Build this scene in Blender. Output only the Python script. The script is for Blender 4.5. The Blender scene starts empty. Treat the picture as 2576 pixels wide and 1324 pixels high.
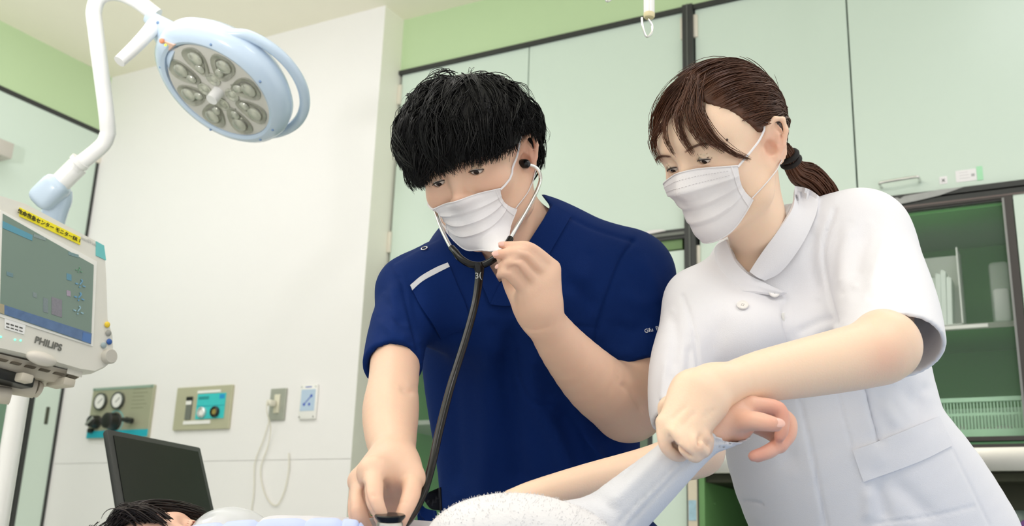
import bpy, bmesh, math, random
import numpy as np
from mathutils import Vector, Matrix
from mathutils.bvhtree import BVHTree

S = bpy.context.scene
COL = S.collection
random.seed(7)

# ------------------------------------------------------------------ camera
FPX, CX, CY = 2620.0, 1288.0, 662.0
def _n(v):
    v = np.array(v, float)
    return v / np.linalg.norm(v)
_up = _n([1620 - CX, 8500 + CY, -FPX])
_xr = -np.array([-3650 - CX, -(1230 - CY), -FPX])
_xr = _n(_xr - _up * (_xr @ _up))
_yf = np.cross(_up, _xr)
ROT = np.array([_xr, _yf, _up])          # camera axes -> room axes
EYE = np.array([0.0, 0.0, 0.9])
def ray(px, py):
    return ROT @ np.array([(px - CX) / FPX, -(py - CY) / FPX, -1.0])
def P(px, py, d):
    """point of the room seen at a pixel of the survey photo, d metres deep"""
    return EYE + ray(px, py) * d
def V(x, y, z):
    """direction given as right / up / towards the viewer"""
    return ROT @ np.array([x, y, z], float)
def onY(px, py, y):
    r = ray(px, py)
    return EYE + r * (y / r[1])
def proj(pts):
    c = (np.asarray(pts) - EYE) @ ROT
    return np.stack([CX - FPX * c[..., 0] / c[..., 2], CY + FPX * c[..., 1] / c[..., 2]], -1), -c[..., 2]

cam = bpy.data.cameras.new('camera')
cam.sensor_fit = 'HORIZONTAL'
cam.sensor_width = 36
cam.lens = FPX / 2576 * 36
cam.clip_start = 0.02
cam.dof.use_dof = True
cam.dof.focus_distance = 1.36
cam.dof.aperture_fstop = 7.5
camo = bpy.data.objects.new('camera', cam)
COL.objects.link(camo)
m4 = Matrix.Identity(4)
for i in range(3):
    for j in range(3):
        m4[i][j] = ROT[i][j]
    m4[i][3] = EYE[i]
camo.matrix_world = m4
S.camera = camo

# ------------------------------------------------------------------ light
S.view_settings.view_transform = 'Standard'
S.view_settings.look = 'None'
S.view_settings.gamma = 1.0
S.view_settings.use_curve_mapping = False
S.view_settings.exposure = -0.1
W = bpy.data.worlds.new('world')
S.world = W
W.use_nodes = True
W.node_tree.nodes['Background'].inputs[0].default_value = (1.0, 0.995, 0.98, 1)
W.node_tree.nodes['Background'].inputs[1].default_value = 1.14
def area(name, loc, size, power, target=None, col=(1, 0.962, 1.05)):
    l = bpy.data.lights.new(name, 'AREA')
    l.shape = 'RECTANGLE'
    l.size, l.size_y = size
    l.energy = power
    l.color = col
    o = bpy.data.objects.new(name, l)
    COL.objects.link(o)
    o.location = loc
    d = Vector((0, 0, -1)) if target is None else (Vector(target) - Vector(loc)).normalized()
    o.rotation_euler = d.to_track_quat('-Z', 'Y').to_euler()
    return o
for x_, y_, p_ in ((-3.0, 0.2, 15), (-2.9, 1.8, 8), (-1.5, 1.4, 4), (0.4, 2.2, 7), (-0.9, -0.6, 6), (0.9, 0.6, 15)):
    area('ceiling_light', (x_, y_, 2.985), (1.2, 0.5), p_)
# the photographer's flash, turned up to bounce off the ceiling
fl = area('bounce_flash', (-0.9, -0.9, 1.3), (0.25, 0.2), 66, (-1.7, -0.2, 3.02), (1, 0.975, 1.0))
fl.data.spread = math.radians(115)

# ------------------------------------------------------------------ helpers
def srgb(*c):
    return tuple((v / 255 / 12.92 if v <= 10 else ((v / 255 + 0.055) / 1.055) ** 2.4) for v in c) + (1.0,)
MATS = {}
def mat(name, rgb, rough=0.5, metal=0.0, spec=0.5, var=0.04, scale=30.0, bump=0.0, bscale=200.0,
        sss=0.0, sheen=0.0, trans=0.0, emit=0.0, coat=0.0, ior=1.45, alpha=1.0):
    if name in MATS:
        return MATS[name]
    m = bpy.data.materials.new(name)
    m.use_nodes = True
    nt = m.node_tree
    b = nt.nodes['Principled BSDF']
    c = srgb(*rgb)
    tc = nt.nodes.new('ShaderNodeTexCoord')
    nz = nt.nodes.new('ShaderNodeTexNoise')
    nz.inputs['Scale'].default_value = scale
    nz.inputs['Detail'].default_value = 4
    nt.links.new(tc.outputs['Object'], nz.inputs['Vector'])
    mx = nt.nodes.new('ShaderNodeMix')
    mx.data_type = 'RGBA'
    mx.inputs[6].default_value = tuple(v * (1 - var) for v in c[:3]) + (1,)
    mx.inputs[7].default_value = tuple(min(1, v * (1 + var)) for v in c[:3]) + (1,)
    nt.links.new(nz.outputs['Fac'], mx.inputs[0])
    nt.links.new(mx.outputs[2], b.inputs['Base Color'])
    b.inputs['Roughness'].default_value = rough
    b.inputs['Metallic'].default_value = metal
    b.inputs['Specular IOR Level'].default_value = spec
    b.inputs['IOR'].default_value = ior
    b.inputs['Alpha'].default_value = alpha
    if sss:
        b.inputs['Subsurface Weight'].default_value = sss
        b.inputs['Subsurface Radius'].default_value = (1.0, 0.35, 0.2)
        b.inputs['Subsurface Scale'].default_value = 0.006
    if sheen:
        b.inputs['Sheen Weight'].default_value = sheen
        b.inputs['Sheen Roughness'].default_value = 0.4
    if trans:
        b.inputs['Transmission Weight'].default_value = trans
    if coat:
        b.inputs['Coat Weight'].default_value = coat
    if emit:
        nt.links.new(mx.outputs[2], b.inputs['Emission Color'])
        b.inputs['Emission Strength'].default_value = emit
    if bump:
        n2 = nt.nodes.new('ShaderNodeTexNoise')
        n2.inputs['Scale'].default_value = bscale
        n2.inputs['Detail'].default_value = 3
        nt.links.new(tc.outputs['Object'], n2.inputs['Vector'])
        bp = nt.nodes.new('ShaderNodeBump')
        bp.inputs['Strength'].default_value = bump
        bp.inputs['Distance'].default_value = 0.002
        nt.links.new(n2.outputs['Fac'], bp.inputs['Height'])
        nt.links.new(bp.outputs[0], b.inputs['Normal'])
    MATS[name] = m
    return m

def link(o, parent=None, label=None, cat=None, group=None, kind=None):
    if o.name not in COL.objects:
        COL.objects.link(o)
    if parent is not None:
        o.parent = parent
        o.matrix_parent_inverse = Matrix.Translation(-Vector(parent.location)) if parent.parent is None else Matrix.Identity(4)
    for k, v in (('label', label), ('category', cat), ('group', group), ('kind', kind)):
        if v:
            o[k] = v
    return o
def thing(name, loc, label, cat, group=None):
    o = bpy.data.objects.new(name, None)
    o.empty_display_size = 0.05
    o.location = Vector(loc)
    return link(o, None, label, cat, group)

class B:
    """collects shapes into one mesh"""
    def __init__(self):
        self.bm = bmesh.new()
    def box(self, c, s, rot=None, bevel=0.0, seg=2):
        ax = np.eye(3) if rot is None else np.array(rot, float)     # rows = axes
        c = np.array(c, float)
        vs = []
        for i in (-.5, .5):
            for j in (-.5, .5):
                for k in (-.5, .5):
                    vs.append(self.bm.verts.new(c + ax[0] * s[0] * i + ax[1] * s[1] * j + ax[2] * s[2] * k))
        fs = []
        for q in ((0, 1, 3, 2), (4, 6, 7, 5), (0, 4, 5, 1), (2, 3, 7, 6), (0, 2, 6, 4), (1, 5, 7, 3)):
            fs.append(self.bm.faces.new([vs[i] for i in q]))
        if bevel:
            es = list({e for f in fs for e in f.edges})
            bmesh.ops.bevel(self.bm, geom=es, offset=bevel, segments=seg, profile=0.5, affect='EDGES')
        return self
    def span(self, a, b, bevel=0.0):
        a, b = np.array(a, float), np.array(b, float)
        return self.box((a + b) / 2, np.abs(b - a), None, bevel)
    def ring(self, c, u, v, n, ru, rv):
        return [self.bm.verts.new(np.array(c) + u * ru * math.cos(t) + v * rv * math.sin(t))
                for t in [2 * math.pi * i / n for i in range(n)]]
    def skin(self, rings, cap=True, closed=False):
        for a, b in zip(rings, rings[1:]):
            n = len(a)
            for i in range(n):
                self.bm.faces.new((a[i], a[(i + 1) % n], b[(i + 1) % n], b[i]))
        if cap:
            self.bm.faces.new(rings[0][::-1])
            self.bm.faces.new(rings[-1])
        return self
    def tube(self, pts, r, n=10, cap=True, flat=1.0, up=None):
        pts = [np.array(p, float) for p in pts]
        rs = r if isinstance(r, (list, tuple, np.ndarray)) else [r] * len(pts)
        t0 = _n(pts[1] - pts[0])
        u = np.array(up, float) if up is not None else np.array([0.31, 0.2, 0.93])
        u = _n(u - t0 * (u @ t0))
        rings = []
        for i, p in enumerate(pts):
            a, b = pts[max(i - 1, 0)], pts[min(i + 1, len(pts) - 1)]
            t = _n(b - a)
            u = _n(u - t * (u @ t))
            rings.append(self.ring(p, u, np.cross(t, u), n, rs[i], rs[i] * flat))
        return self.skin(rings, cap)
    def lathe(self, c, axis, prof, n=24, cap=True):
        axis = _n(axis)
        u = np.array([1.0, 0, 0]) if abs(axis[0]) < .8 else np.array([0, 1.0, 0])
        u = _n(u - axis * (u @ axis))
        v = np.cross(axis, u)
        return self.skin([self.ring(np.array(c) + axis * h, u, v, n, max(r, 1e-4), max(r, 1e-4)) for r, h in prof], cap)
    def ball(self, c, r, rot=None, sub=16):
        ax = np.eye(3) if rot is None else np.array(rot, float)
        r = np.array([r] * 3 if np.isscalar(r) else r, float)
        rings = []
        for i in range(sub // 2 + 1):
            t = math.pi * min(max(i, 0.05), sub // 2 - 0.05) / (sub // 2)
            rings.append([self.bm.verts.new(np.array(c) + ax[0] * r[0] * math.sin(t) * math.cos(p) + ax[1] * r[1] * math.sin(t) * math.sin(p) + ax[2] * r[2] * math.cos(t))
                          for p in [2 * math.pi * j / sub for j in range(sub)]])
        return self.skin(rings)
    def quad(self, *ps):
        self.bm.faces.new([self.bm.verts.new(np.array(p)) for p in ps])
        return self
    def prism(self, poly, depth):
        d = np.array(depth, float)
        a = [self.bm.verts.new(np.array(p, float)) for p in poly]
        b = [self.bm.verts.new(np.array(p, float) + d) for p in poly]
        return self.skin([a, b])
    def done(self, name, m, parent=None, smooth=True, **kw):
        bmesh.ops.recalc_face_normals(self.bm, faces=self.bm.faces)
        me = bpy.data.meshes.new(name)
        self.bm.to_mesh(me)
        self.bm.free()
        me.materials.append(m)
        if smooth:
            me.polygons.foreach_set('use_smooth', [True] * len(me.polygons))
            try:
                me.set_sharp_from_angle(angle=0.7)
            except Exception:
                pass
        return link(bpy.data.objects.new(name, me), parent, **kw)
def spline(pts, n=8):
    """Catmull-Rom through the points"""
    pts = [np.array(p, float) for p in pts]
    q = [2 * pts[0] - pts[1]] + pts + [2 * pts[-1] - pts[-2]]
    out = []
    for i in range(1, len(q) - 2):
        for j in range(n):
            t = j / n
            out.append(0.5 * (2 * q[i] + (q[i + 1] - q[i - 1]) * t + (2 * q[i - 1] - 5 * q[i] + 4 * q[i + 1] - q[i + 2]) * t * t
                              + (3 * q[i] - q[i - 1] - 3 * q[i + 1] + q[i + 2]) * t ** 3))
    out.append(pts[-1])
    return out
def text(name, s, c, xa, ya, size, m, parent, thick=0.0004, align='CENTER', bold=0.0, **kw):
    cu = bpy.data.curves.new(name, 'FONT')
    cu.body = s
    cu.size = size
    cu.align_x = align
    cu.align_y = 'CENTER'
    cu.extrude = thick
    cu.offset = bold
    o = bpy.data.objects.new(name, cu)
    COL.objects.link(o)
    bpy.context.view_layer.update()
    me = bpy.data.meshes.new_from_object(o.evaluated_get(bpy.context.evaluated_depsgraph_get()))
    bpy.data.objects.remove(o)
    xa, ya = _n(xa), _n(ya)
    za = np.cross(xa, ya)
    co = np.zeros(len(me.vertices) * 3)
    me.vertices.foreach_get('co', co)
    co = co.reshape(-1, 3)
    w = np.array(c) + co[:, :1] * xa + co[:, 1:2] * ya + co[:, 2:] * za
    me.vertices.foreach_set('co', w.ravel())
    me.materials.clear()
    me.materials.append(m)
    me.update()
    return link(bpy.data.objects.new(name, me), parent, **kw)

def on_obj(o, px, py):
    """where the line of sight through a pixel meets a built part"""
    t = BVHTree.FromPolygons([v.co for v in o.data.vertices], [tuple(p.vertices) for p in o.data.polygons])
    r = _n(ray(px, py))
    a, n_, _, _ = t.ray_cast(Vector(EYE), Vector(r))
    if a is None:
        return P(px, py, 2.6), -r
    n_ = np.array(n_)
    return np.array(a), n_ if n_ @ r < 0 else -n_
# ------------------------------------------------------------------ the room
M_wall = mat('white_wall_panel', (240, 238, 236), 0.6, var=0.02, scale=3, bump=0.05, bscale=300)
M_ret = mat('return_wall_panel', (244, 243, 230), 0.5, var=0.02, scale=3)
M_ceil = mat('ceiling_paint', (240, 236, 218), 0.8, var=0.02, scale=5)
M_band = mat('green_band_panel', (190, 214, 170), 0.45, var=0.03, scale=2)
M_door = mat('pale_green_door', (208, 224, 211), 0.28, var=0.02, scale=2, spec=0.5)
M_black = mat('black_frame', (52, 54, 52), 0.45, var=0.1, scale=20)
M_floor = mat('vinyl_floor', (214, 216, 208), 0.35, var=0.05, scale=8)
M_steel = mat('stainless', (206, 205, 198), 0.34, metal=1.0, var=0.05, scale=12)
M_chrome = mat('chrome', (225, 225, 222), 0.12, metal=1.0, var=0.02)
M_inner = mat('cabinet_green_lining', (76, 158, 68), 0.5, var=0.08, scale=4)
M_white = mat('white_plastic', (240, 239, 234), 0.35, var=0.02)
M_hinge = mat('cream_hinge', (226, 220, 204), 0.35, var=0.04)
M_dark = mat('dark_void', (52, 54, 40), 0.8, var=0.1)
def glass(name, rgb, alpha):
    m = mat(name, rgb, 0.03, var=0.01, alpha=alpha, spec=0.5)
    return m
M_glass = glass('cabinet_glass', (190, 222, 196), 0.06)
CE = 3.02
ST = dict(kind='structure')
B().span((-4.4, -2.6, -0.06), (2.6, 3.9, 0)).done('floor', M_floor, None, False, **ST)
B().span((-3.95, -2.6, CE), (2.6, 3.9, CE + 0.08)).done('ceiling', M_ceil, None, False, **ST)
wb = B().span((-3.85, 3.0, 1.2270), (-2.284, 3.12, CE)).done('wall_back', M_wall, None, False, **ST)
B().span((-3.85, 3.0, 0), (-2.284, 3.12, 1.2255)).done('wall_panel', M_wall, wb, False)
B().span((-3.85, 3.008, 1.22), (-2.29, 3.11, 1.23)).done('joint', mat('panel_joint', (218, 216, 208), 0.8), wb, False)
B().span((-2.284, 3.0, 0), (-2.2835, 3.7, CE)).done('wall_return', M_ret, None, False, **ST)
B().span((-2.2835, 3.13, 2.785), (2.6, 3.25, CE)).done('wall_right', M_band, None, False, **ST)
wl = B().span((-3.97, -2.6, 2.74), (-3.85, 3.0, CE)).done('wall_left', M_band, None, False, **ST)

# tall cupboard along the left wall
t = thing('wall_cupboard', (-3.9, 2.2, 0), 'tall pale green built-in cupboard on the left wall beside the white wall', 'cupboard')
B().span((-4.4, -0.6, 0), (-3.875, 3.0, 2.74)).done('carcass', M_black, t, False)
B().span((-3.875, 1.75, 1.76), (-3.85, 2.994, 2.722), .002).done('door', M_door, t, False)
B().span((-3.875, 0.5, 1.76), (-3.85, 1.744, 2.722), .002).done('door', M_door, t, False)
dr = B().span((-3.875, 2.866, 0.1), (-3.85, 2.994, 1.75), .002).done('door', M_door, t, False)
B().span((-3.8505, 2.928, 1.385), (-3.8485, 2.944, 1.458), .003).done('handle_slot', mat('slot_dark', (74, 78, 62), 0.5), dr, False)
B().span((-3.874, 2.845, 0.1), (-3.848, 2.865, 1.75)).done('glass_door_frame', M_black, t, False)
B().span((-3.87, 1.7, 0.1), (-3.865, 2.845, 1.75)).done('pane', mat('dark_green_glass', (120, 150, 128), 0.05, var=0.3, scale=3), t, False)
B().span((-3.864, 1.7, 1.2), (-3.855, 2.845, 1.215)).done('shelf_edge', M_black, t, False)
B().span((-3.8525, 2.986, 0.1), (-3.846, 2.9995, 2.74)).done('edge_strip', M_black, t, False)
B().span((-3.8525, 1.0, 2.722), (-3.846, 2.9995, 2.742)).done('top_strip', M_black, t, False)
B().span((-3.853, 2.975, 2.585), (-3.838, 3.0, 2.655), .003).done('hinge', M_hinge, t)
B().span((-3.853, 2.975, 0.5), (-3.838, 3.0, 0.57), .003).done('hinge', M_hinge, t)

t = thing('sensor_box', (-3.8, 2.5, 2.40), 'small grey metal box mounted high on the left green cupboard door', 'box')
B().span((-3.849, 2.36, 2.408), (-3.74, 2.50, 2.475), .004).done('casing', mat('grey_metal_box', (190, 186, 176), 0.4), t)
B().span((-3.80, 2.40, 2.4065), (-3.76, 2.46, 2.4085)).done('grille', M_black, t, False)

# upper cupboards over the worktop
YC = 3.13
def hinge(t, x, z0, z1, y=YC):
    B().span((x - .008, y - .010, z0), (x + .008, y + .004, z1), .003).done('hinge', M_hinge, t)
def door(t, x0, x1, z0, z1, y=YC):
    return B().span((x0, y, z0), (x1, y + .022, z1), .0015).done('door', M_door, t, False)
t = thing('wall_cupboard', (-1.7, 3.35, 1.96), 'pale green overhead cupboard with two doors behind the person in blue', 'cupboard')
B().span((-2.283, 3.16, 1.95), (-1.08, 3.6, 2.785)).done('carcass', M_black, t, False)
door(t, -2.272, -1.6965, 1.972, 2.768)
door(t, -1.6925, -1.085, 1.972, 2.768)
for z in (2.64, 2.02):
    hinge(t, -2.276, z, z + .084)
hinge(t, -1.087, 2.662, 2.747)
B().span((-2.283, 3.118, 2.768), (-1.05, 3.17, 2.785)).done('top_rail', M_black, t, False)
t = thing('wall_cupboard', (-0.5, 3.35, 1.96), 'pale green overhead cupboard with chrome pull handle above the glass cabinet', 'cupboard')
B().span((-1.05, 3.16, 1.95), (0.6, 3.6, 2.785)).done('carcass', M_black, t, False)
door(t, -1.043, -0.5375, 1.992, 2.768)
d2 = door(t, -0.5325, 0.02, 1.992, 2.768)
door(t, 0.025, 0.58, 1.992, 2.768)
hinge(t, -1.040, 2.66, 2.747)
B().span((-1.05, 3.118, 2.768), (0.6, 3.17, 2.785)).done('top_rail', M_black, t, False)
B().tube(spline([(-.464, YC, 2.026), (-.464, 3.10, 2.028), (-.452, 3.094, 2.030), (-.366, 3.094, 2.033), (-.354, 3.10, 2.032), (-.354, YC, 2.030)], 5), .0045, 10).done('pull_handle', M_chrome, d2)
for x, z in ((-.582, 2.016), (-.499, 2.020)):
    B().lathe((x, YC + .002, z), (0, -1, 0), [(.009, 0), (.009, .003), (.004, .0035), (.004, .001)], 20).done('screw_cup', M_hinge, t)
wp = mat('label_paper', (238, 236, 236), 0.6)
l1 = B().span((-.300, YC - .001, 2.013), (-.279, YC + .001, 2.036)).done('label', wp, d2, False)
text('letter', 'x', (-.2895, YC - .0015, 2.0255), (1, 0, 0), (0, 0, 1), .02, M_black, d2)
B().span((-.255, YC - .001, 2.012), (-.199, YC + .001, 2.048)).done('label', wp, d2, False)
for k in range(3):
    B().span((-.245, YC - .0014, 2.040 - k * .009), (-.222 + .003 * k, YC, 2.0412 - k * .009)).done('printed_line', mat('pale_print', (205, 203, 203), .7), d2, False)
B().span((-.213, YC - .0014, 2.025), (-.204, YC, 2.033)).done('printed_mark', mat('pale_print2', (176, 176, 176), .7), d2, False)
B().span((-.198, YC - .0015, 2.010), (-.182, YC + .001, 2.053)).done('green_tag', mat('green_tape', (172, 228, 186), .5), d2, False)

B().span((-1.083, 3.108, 0), (-1.046, 3.2, 2.785)).done('trim_1', M_black, None, False, **ST)
B().span((-1.0665, 3.105, 0), (-1.0625, 3.11, 2.785)).done('trim_2', mat('grey_bead', (96, 99, 94), .4), None, False, **ST)

# transom rails under the overhead cupboards
tr = B().span((-2.283, 3.122, 1.938), (0.6, 3.17, 1.972)).done('trim_3', M_black, None, False, **ST)
B().span((-2.283, 3.117, 1.950), (-1.083, 3.123, 1.960)).done('rail_bead', mat('grey_bead2', (112, 116, 108), .4), tr, False)
B().span((-1.046, 3.119, 1.976), (0.6, 3.16, 1.9925)).done('rail', M_black, tr, False)
B().span((-1.046, 3.117, 1.950), (0.6, 3.123, 1.955)).done('rail_bead', mat('brown_bead', (104, 92, 88), .4), tr, False)
sil = mat('silver_tape', (158, 160, 158), 0.35, metal=0.2, var=.15, scale=40)
b = B()
pts = [(-.47, 1.965), (-.42, 1.962), (-.37, 1.966), (-.30, 1.975), (-.235, 1.991), (-.30, 1.9925), (-.40, 1.986), (-.412, 1.979), (-.42, 1.984), (-.47, 1.984)]
b.prism([(x, 3.1165, z) for x, z in pts], (0, .001, 0)).done('silver_tape', sil, tr, False)
b = B()
pts = [(-1.258, 1.966), (-1.24, 1.972), (-1.2, 1.978), (-1.165, 1.976), (-1.15, 1.970), (-1.2, 1.966)]
b.prism([(x, 3.119, z) for x, z in pts], (0, .001, 0)).done('torn_tape', mat('torn_tape', (232, 228, 226), .5), tr, False)

# tall glazed cupboard behind the two people
t = thing('glazed_cupboard', (-1.7, 3.35, 0), 'tall sliding glass cupboard with black frame behind the person in blue', 'cupboard')
B().span((-2.283, 3.58, 0), (-1.083, 3.6, 1.938)).done('back_panel', mat('pale_lining', (176, 196, 172), .5), t, False)
B().span((-2.283, 3.13, 0.0), (-2.268, 3.6, 1.938)).done('side_panel', M_inner, t, False)
B().span((-1.098, 3.2, 0.0), (-1.083, 3.6, 1.938)).done('side_panel', M_inner, t, False)
for z in (.75, 1.372, 1.66):
    B().span((-2.268, 3.18, z - .008), (-1.098, 3.58, z + .008)).done('shelf', mat('grey_shelf', (150, 156, 148), .4), t, False)
B().span((-2.268, 3.13, 1.905), (-1.098, 3.2, 1.938)).done('track', mat('green_track', (112, 142, 92), .5), t, False)
B().span((-2.268, 3.125, 0.0), (-2.25, 3.15, 1.905)).done('stile', M_black, t, False)
B().span((-1.222, 3.135, 0.0), (-1.204, 3.16, 1.905)).done('stile', M_black, t, False)
B().span((-2.25, 3.141, 0.1), (-1.222, 3.146, 1.905)).done('pane', M_glass, t, False)
B().span((-1.2, 3.12, 0.0), (-1.088, 3.138, 1.897), .002).done('sliding_door', M_door, t, False)
B().span((-2.268, 3.125, 1.890), (-1.16, 3.15, 1.906)).done('top_rail', M_dark, t, False)
blue = mat('pale_blue_pack', (170, 208, 220), 0.5, var=0.1)
for k, (x, w, h, c) in enumerate([(-2.13, .05, .13, 'pale_blue_pack'), (-2.06, .06, .16, 'pale_teal_pack'), (-1.99, .05, .14, 'pale_blue_pack'), (-1.62, .06, .15, 'pale_teal_pack')]):
    o = B().span((x - w / 2, 3.25, .758 + .4 * 0), (x + w / 2, 3.37, .758 + h), .006).done('supply_pack', mat(c, (176, 214, 214) if 'teal' in c else (170, 208, 220), .5, var=.1), None, True)
    o['label'] = ['narrow pale blue supply pack first from the white wall inside glazed cupboard', 'tall pale teal supply pack second from the white wall inside glazed cupboard', 'pale blue supply pack third from the white wall inside glazed cupboard', 'pale teal supply pack farthest from the white wall inside glazed cupboard'][k]
    o['category'] = 'pack'
    o['group'] = 'supply packs in the glazed cupboard'

# glass cabinet on the worktop and its neighbours
t = thing('glass_cabinet', (-0.3, 3.35, 1.24), 'green lined glass cabinet with dark frame standing on the steel worktop', 'cabinet')
B().span((-0.46, 3.55, 1.25), (0.42, 3.58, 1.95)).done('back_panel', M_inner, t, False)
B().span((-0.46, 3.14, 1.25), (-0.445, 3.55, 1.95)).done('side_panel', M_inner, t, False)
B().span((0.40, 3.14, 1.25), (0.42, 3.55, 1.95)).done('side_panel', M_inner, t, False)
B().span((-0.445, 3.14, 1.93), (0.40, 3.55, 1.95)).done('top_panel', M_inner, t, False)
B().span((-0.445, 3.14, 1.246), (0.40, 3.55, 1.262)).done('bottom_panel', M_inner, t, False)
sh = B().span((-0.445, 3.2, 1.588), (0.40, 3.55, 1.600)).done('shelf', M_inner, t, False)
B().span((-0.445, 3.194, 1.586), (0.40, 3.2, 1.602)).done('shelf_edge', mat('grey_edge', (128, 134, 122), .4), sh, False)
B().span((-0.33, 3.192, 1.589), (-0.21, 3.195, 1.599)).done('shelf_label', M_white, sh, False)
mf = mat('brown_black_frame', (62, 58, 55), 0.35, var=0.1)
mg = mat('frame_bevel_grey', (132, 134, 132), 0.3, metal=.5)
for a, bb in (((-.442, 3.118, 1.262), (-.420, 3.14, 1.953)), ((-.134, 3.118, 1.262), (-.112, 3.14, 1.953)), ((-.42, 3.118, 1.944), (-.134, 3.14, 1.955)), ((-.42, 3.118, 1.258), (-.134, 3.14, 1.270))):
    B().span(a, bb).done('door_frame', mf, t, False)
B().span((-.139, 3.116, 1.27), (-.133, 3.121, 1.944)).done('frame_bead', mg, t, False)
B().span((-.42, 3.116, 1.27), (-.415, 3.121, 1.944)).done('frame_bead', mg, t, False)
B().span((-.42, 3.127, 1.27), (-.134, 3.131, 1.944)).done('pane', M_glass, t, False)
B().span((-.110, 3.12, 1.262), (0.41, 3.14, 1.953), .0015).done('door', M_door, t, False)
B().span((-.46, 3.125, 1.249), (0.42, 3.16, 1.256)).done('green_rail', mat('green_rail', (100, 160, 110), .4), t, False)
B().span((-1.046, 3.115, 1.238), (0.6, 3.15, 1.249)).done('trim_4', mf, None, False, **ST)
t = thing('middle_cupboard', (-0.75, 3.35, 1.24), 'pale green cupboard with cream hinge between the black post and the glass cabinet', 'cupboard')
B().span((-1.046, 3.15, 1.25), (-0.475, 3.58, 1.938)).done('carcass', M_black, t, False)
door(t, -1.038, -0.4625, 1.262, 1.932)
hinge(t, -1.044, 1.825, 1.908)
hinge(t, -1.044, 1.30, 1.383)

# contents of the glass cabinet
t = thing('open_box', (-0.36, 3.3, 1.602), 'open white cardboard box full of paper packets behind the cabinet glass', 'box')
bx = mat('grey_white_card', (226, 230, 224), .6)
x0, x1, y0, y1, z0, z1 = -0.440, -0.275, 3.205, 3.30, 1.603, 1.838
B().span((x0, y0, z0), (x1, y1, z0 + .004)).done('base', bx, t, False)
B().span((x1 - .004, y0, z0), (x1, y1, z1)).done('side', bx, t, False)
B().span((x0, y0, z0), (x0 + .004, y1, z1)).done('side', bx, t, False)
B().span((x0, y1 - .004, z0), (x1, y1, z1)).done('back', bx, t, False)
for k in range(9):
    x = x0 + .006 + k * .0142
    h = .158 + .012 * math.sin(k * 2.1)
    ln = .012
    o = B()
    prof = [(x, z0 + .005), (x + .0135, z0 + .005), (x + .0137 + ln * .6, z0 + h), (x + .004 + ln * .6, z0 + h + .006), (x + ln * .6, z0 + h)]
    o.prism([(a, y0 + .012 + .004 * (k % 3), c) for a, c in prof], (0, .075, 0))
    o = o.done('paper_packet', mat('packet_paper', (226, 236, 228), .6, var=.04), None, True)
    o['label'] = '%s paper packet from the right in the open box behind glass' % ('ninth', 'eighth', 'seventh', 'sixth', 'fifth', 'fourth', 'third', 'second', 'first')[k]
    o['category'] = 'packet'
    o['group'] = 'paper packets in the open box'
t = thing('plastic_bag', (-0.18, 3.3, 1.602), 'clear plastic bag of white supplies standing on the cabinet shelf', 'bag')
b = B().box((-0.172, 3.26, 1.70), (.055, .03, .19), None, .012)
b.done('bag', mat('clear_bag', (205, 212, 206), .2, alpha=.35), t)
b = B().box((-0.172, 3.262, 1.665), (.042, .018, .10), None, .008)
b.done('contents', mat('white_filling', (236, 238, 236), .6), t)
for k, (xa, zb, yo) in enumerate([(-.43, 1.263, 3.24)]):
    t = thing('basket', (-.29, 3.3, 1.263), 'pale green perforated plastic basket at the bottom of glass cabinet', 'basket')
    pg = mat('mint_plastic', (178, 220, 188), .35)
    zt = 1.385
    B().span((-.435, 3.2, 1.263), (-.12, 3.42, 1.268)).done('base', pg, t, False)
    B().span((-.437, 3.195, zt - .008), (-.118, 3.205, zt + .004)).done('rim', pg, t, False)
    B().span((-.437, 3.415, zt - .008), (-.118, 3.425, zt + .004)).done('rim', pg, t, False)
    B().span((-.435, 3.2, 1.263), (-.118, 3.203, 1.30)).done('front', pg, t, False)
    B().span((-.435, 3.418, 1.263), (-.118, 3.421, zt)).done('back', pg, t, False)
    B().span((-.435, 3.2, 1.338), (-.118, 3.203, 1.346)).done('bar', pg, t, False)
    for r_ in range(2):
        for q in range(36):
            za, zb2 = ((1.30, 1.338), (1.346, 1.38))[r_]
            B().span((-.433 + q * .0087, 3.2, za), (-.4295 + q * .0087, 3.203, zb2)).done('slat', pg, t, False)
o = B()
for q in range(7):
    o.box((-.40 + q * .04, 3.28 + .02 * (q % 2), 1.288 + .006 * (q % 3)), (.05, .07, .035), None, .01)
o = o.done('gauze_roll', mat('gauze', (220, 228, 218), .8), None)
o['label'] = 'row of white gauze rolls lying in the mint green basket'
o['category'] = 'gauze'
o['kind'] = 'stuff'

# worktop and what is under it
t = thing('worktop', (-0.2, 3.3, 1.17), 'brushed stainless steel worktop edge under the glass cabinet', 'worktop')
B().span((-1.04, 3.09, 1.174), (0.9, 3.6, 1.238), .003).done('slab', M_steel, t)
t = thing('base_cupboard', (-0.2, 3.35, 0), 'open green base cupboard with shelf below the steel worktop', 'cupboard')
gl = mat('deep_green_lining', (104, 150, 92), .4, var=.05, scale=3)
B().span((-1.046, 3.108, 0), (-1.028, 3.62, 1.172)).done('side_panel', gl, t, False)
B().span((-1.028, 3.60, 0), (0.9, 3.62, 1.172)).done('back_panel', gl, t, False)
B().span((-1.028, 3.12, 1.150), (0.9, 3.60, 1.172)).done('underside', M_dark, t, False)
B().span((-0.45, 3.14, 1.156), (0.9, 3.16, 1.172)).done('rail', mat('olive_rail', (96, 92, 70), .4), t, False)
B().span((-0.45, 3.2, 1.08), (0.9, 3.22, 1.15)).done('back_rail', M_dark, t, False)
B().span((-1.028, 3.14, 0.925), (0.9, 3.60, 0.945)).done('shelf', gl, t, False)
B().lathe((-1.027, 3.2, 1.09), (1, 0, 0), [(.005, 0), (.005, .004)], 10).done('shelf_pin', gl, t)
t = thing('purple_folder', (-0.1, 3.2, 0.945), 'purple folder standing tilted in the green base cupboard', 'folder')
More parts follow.
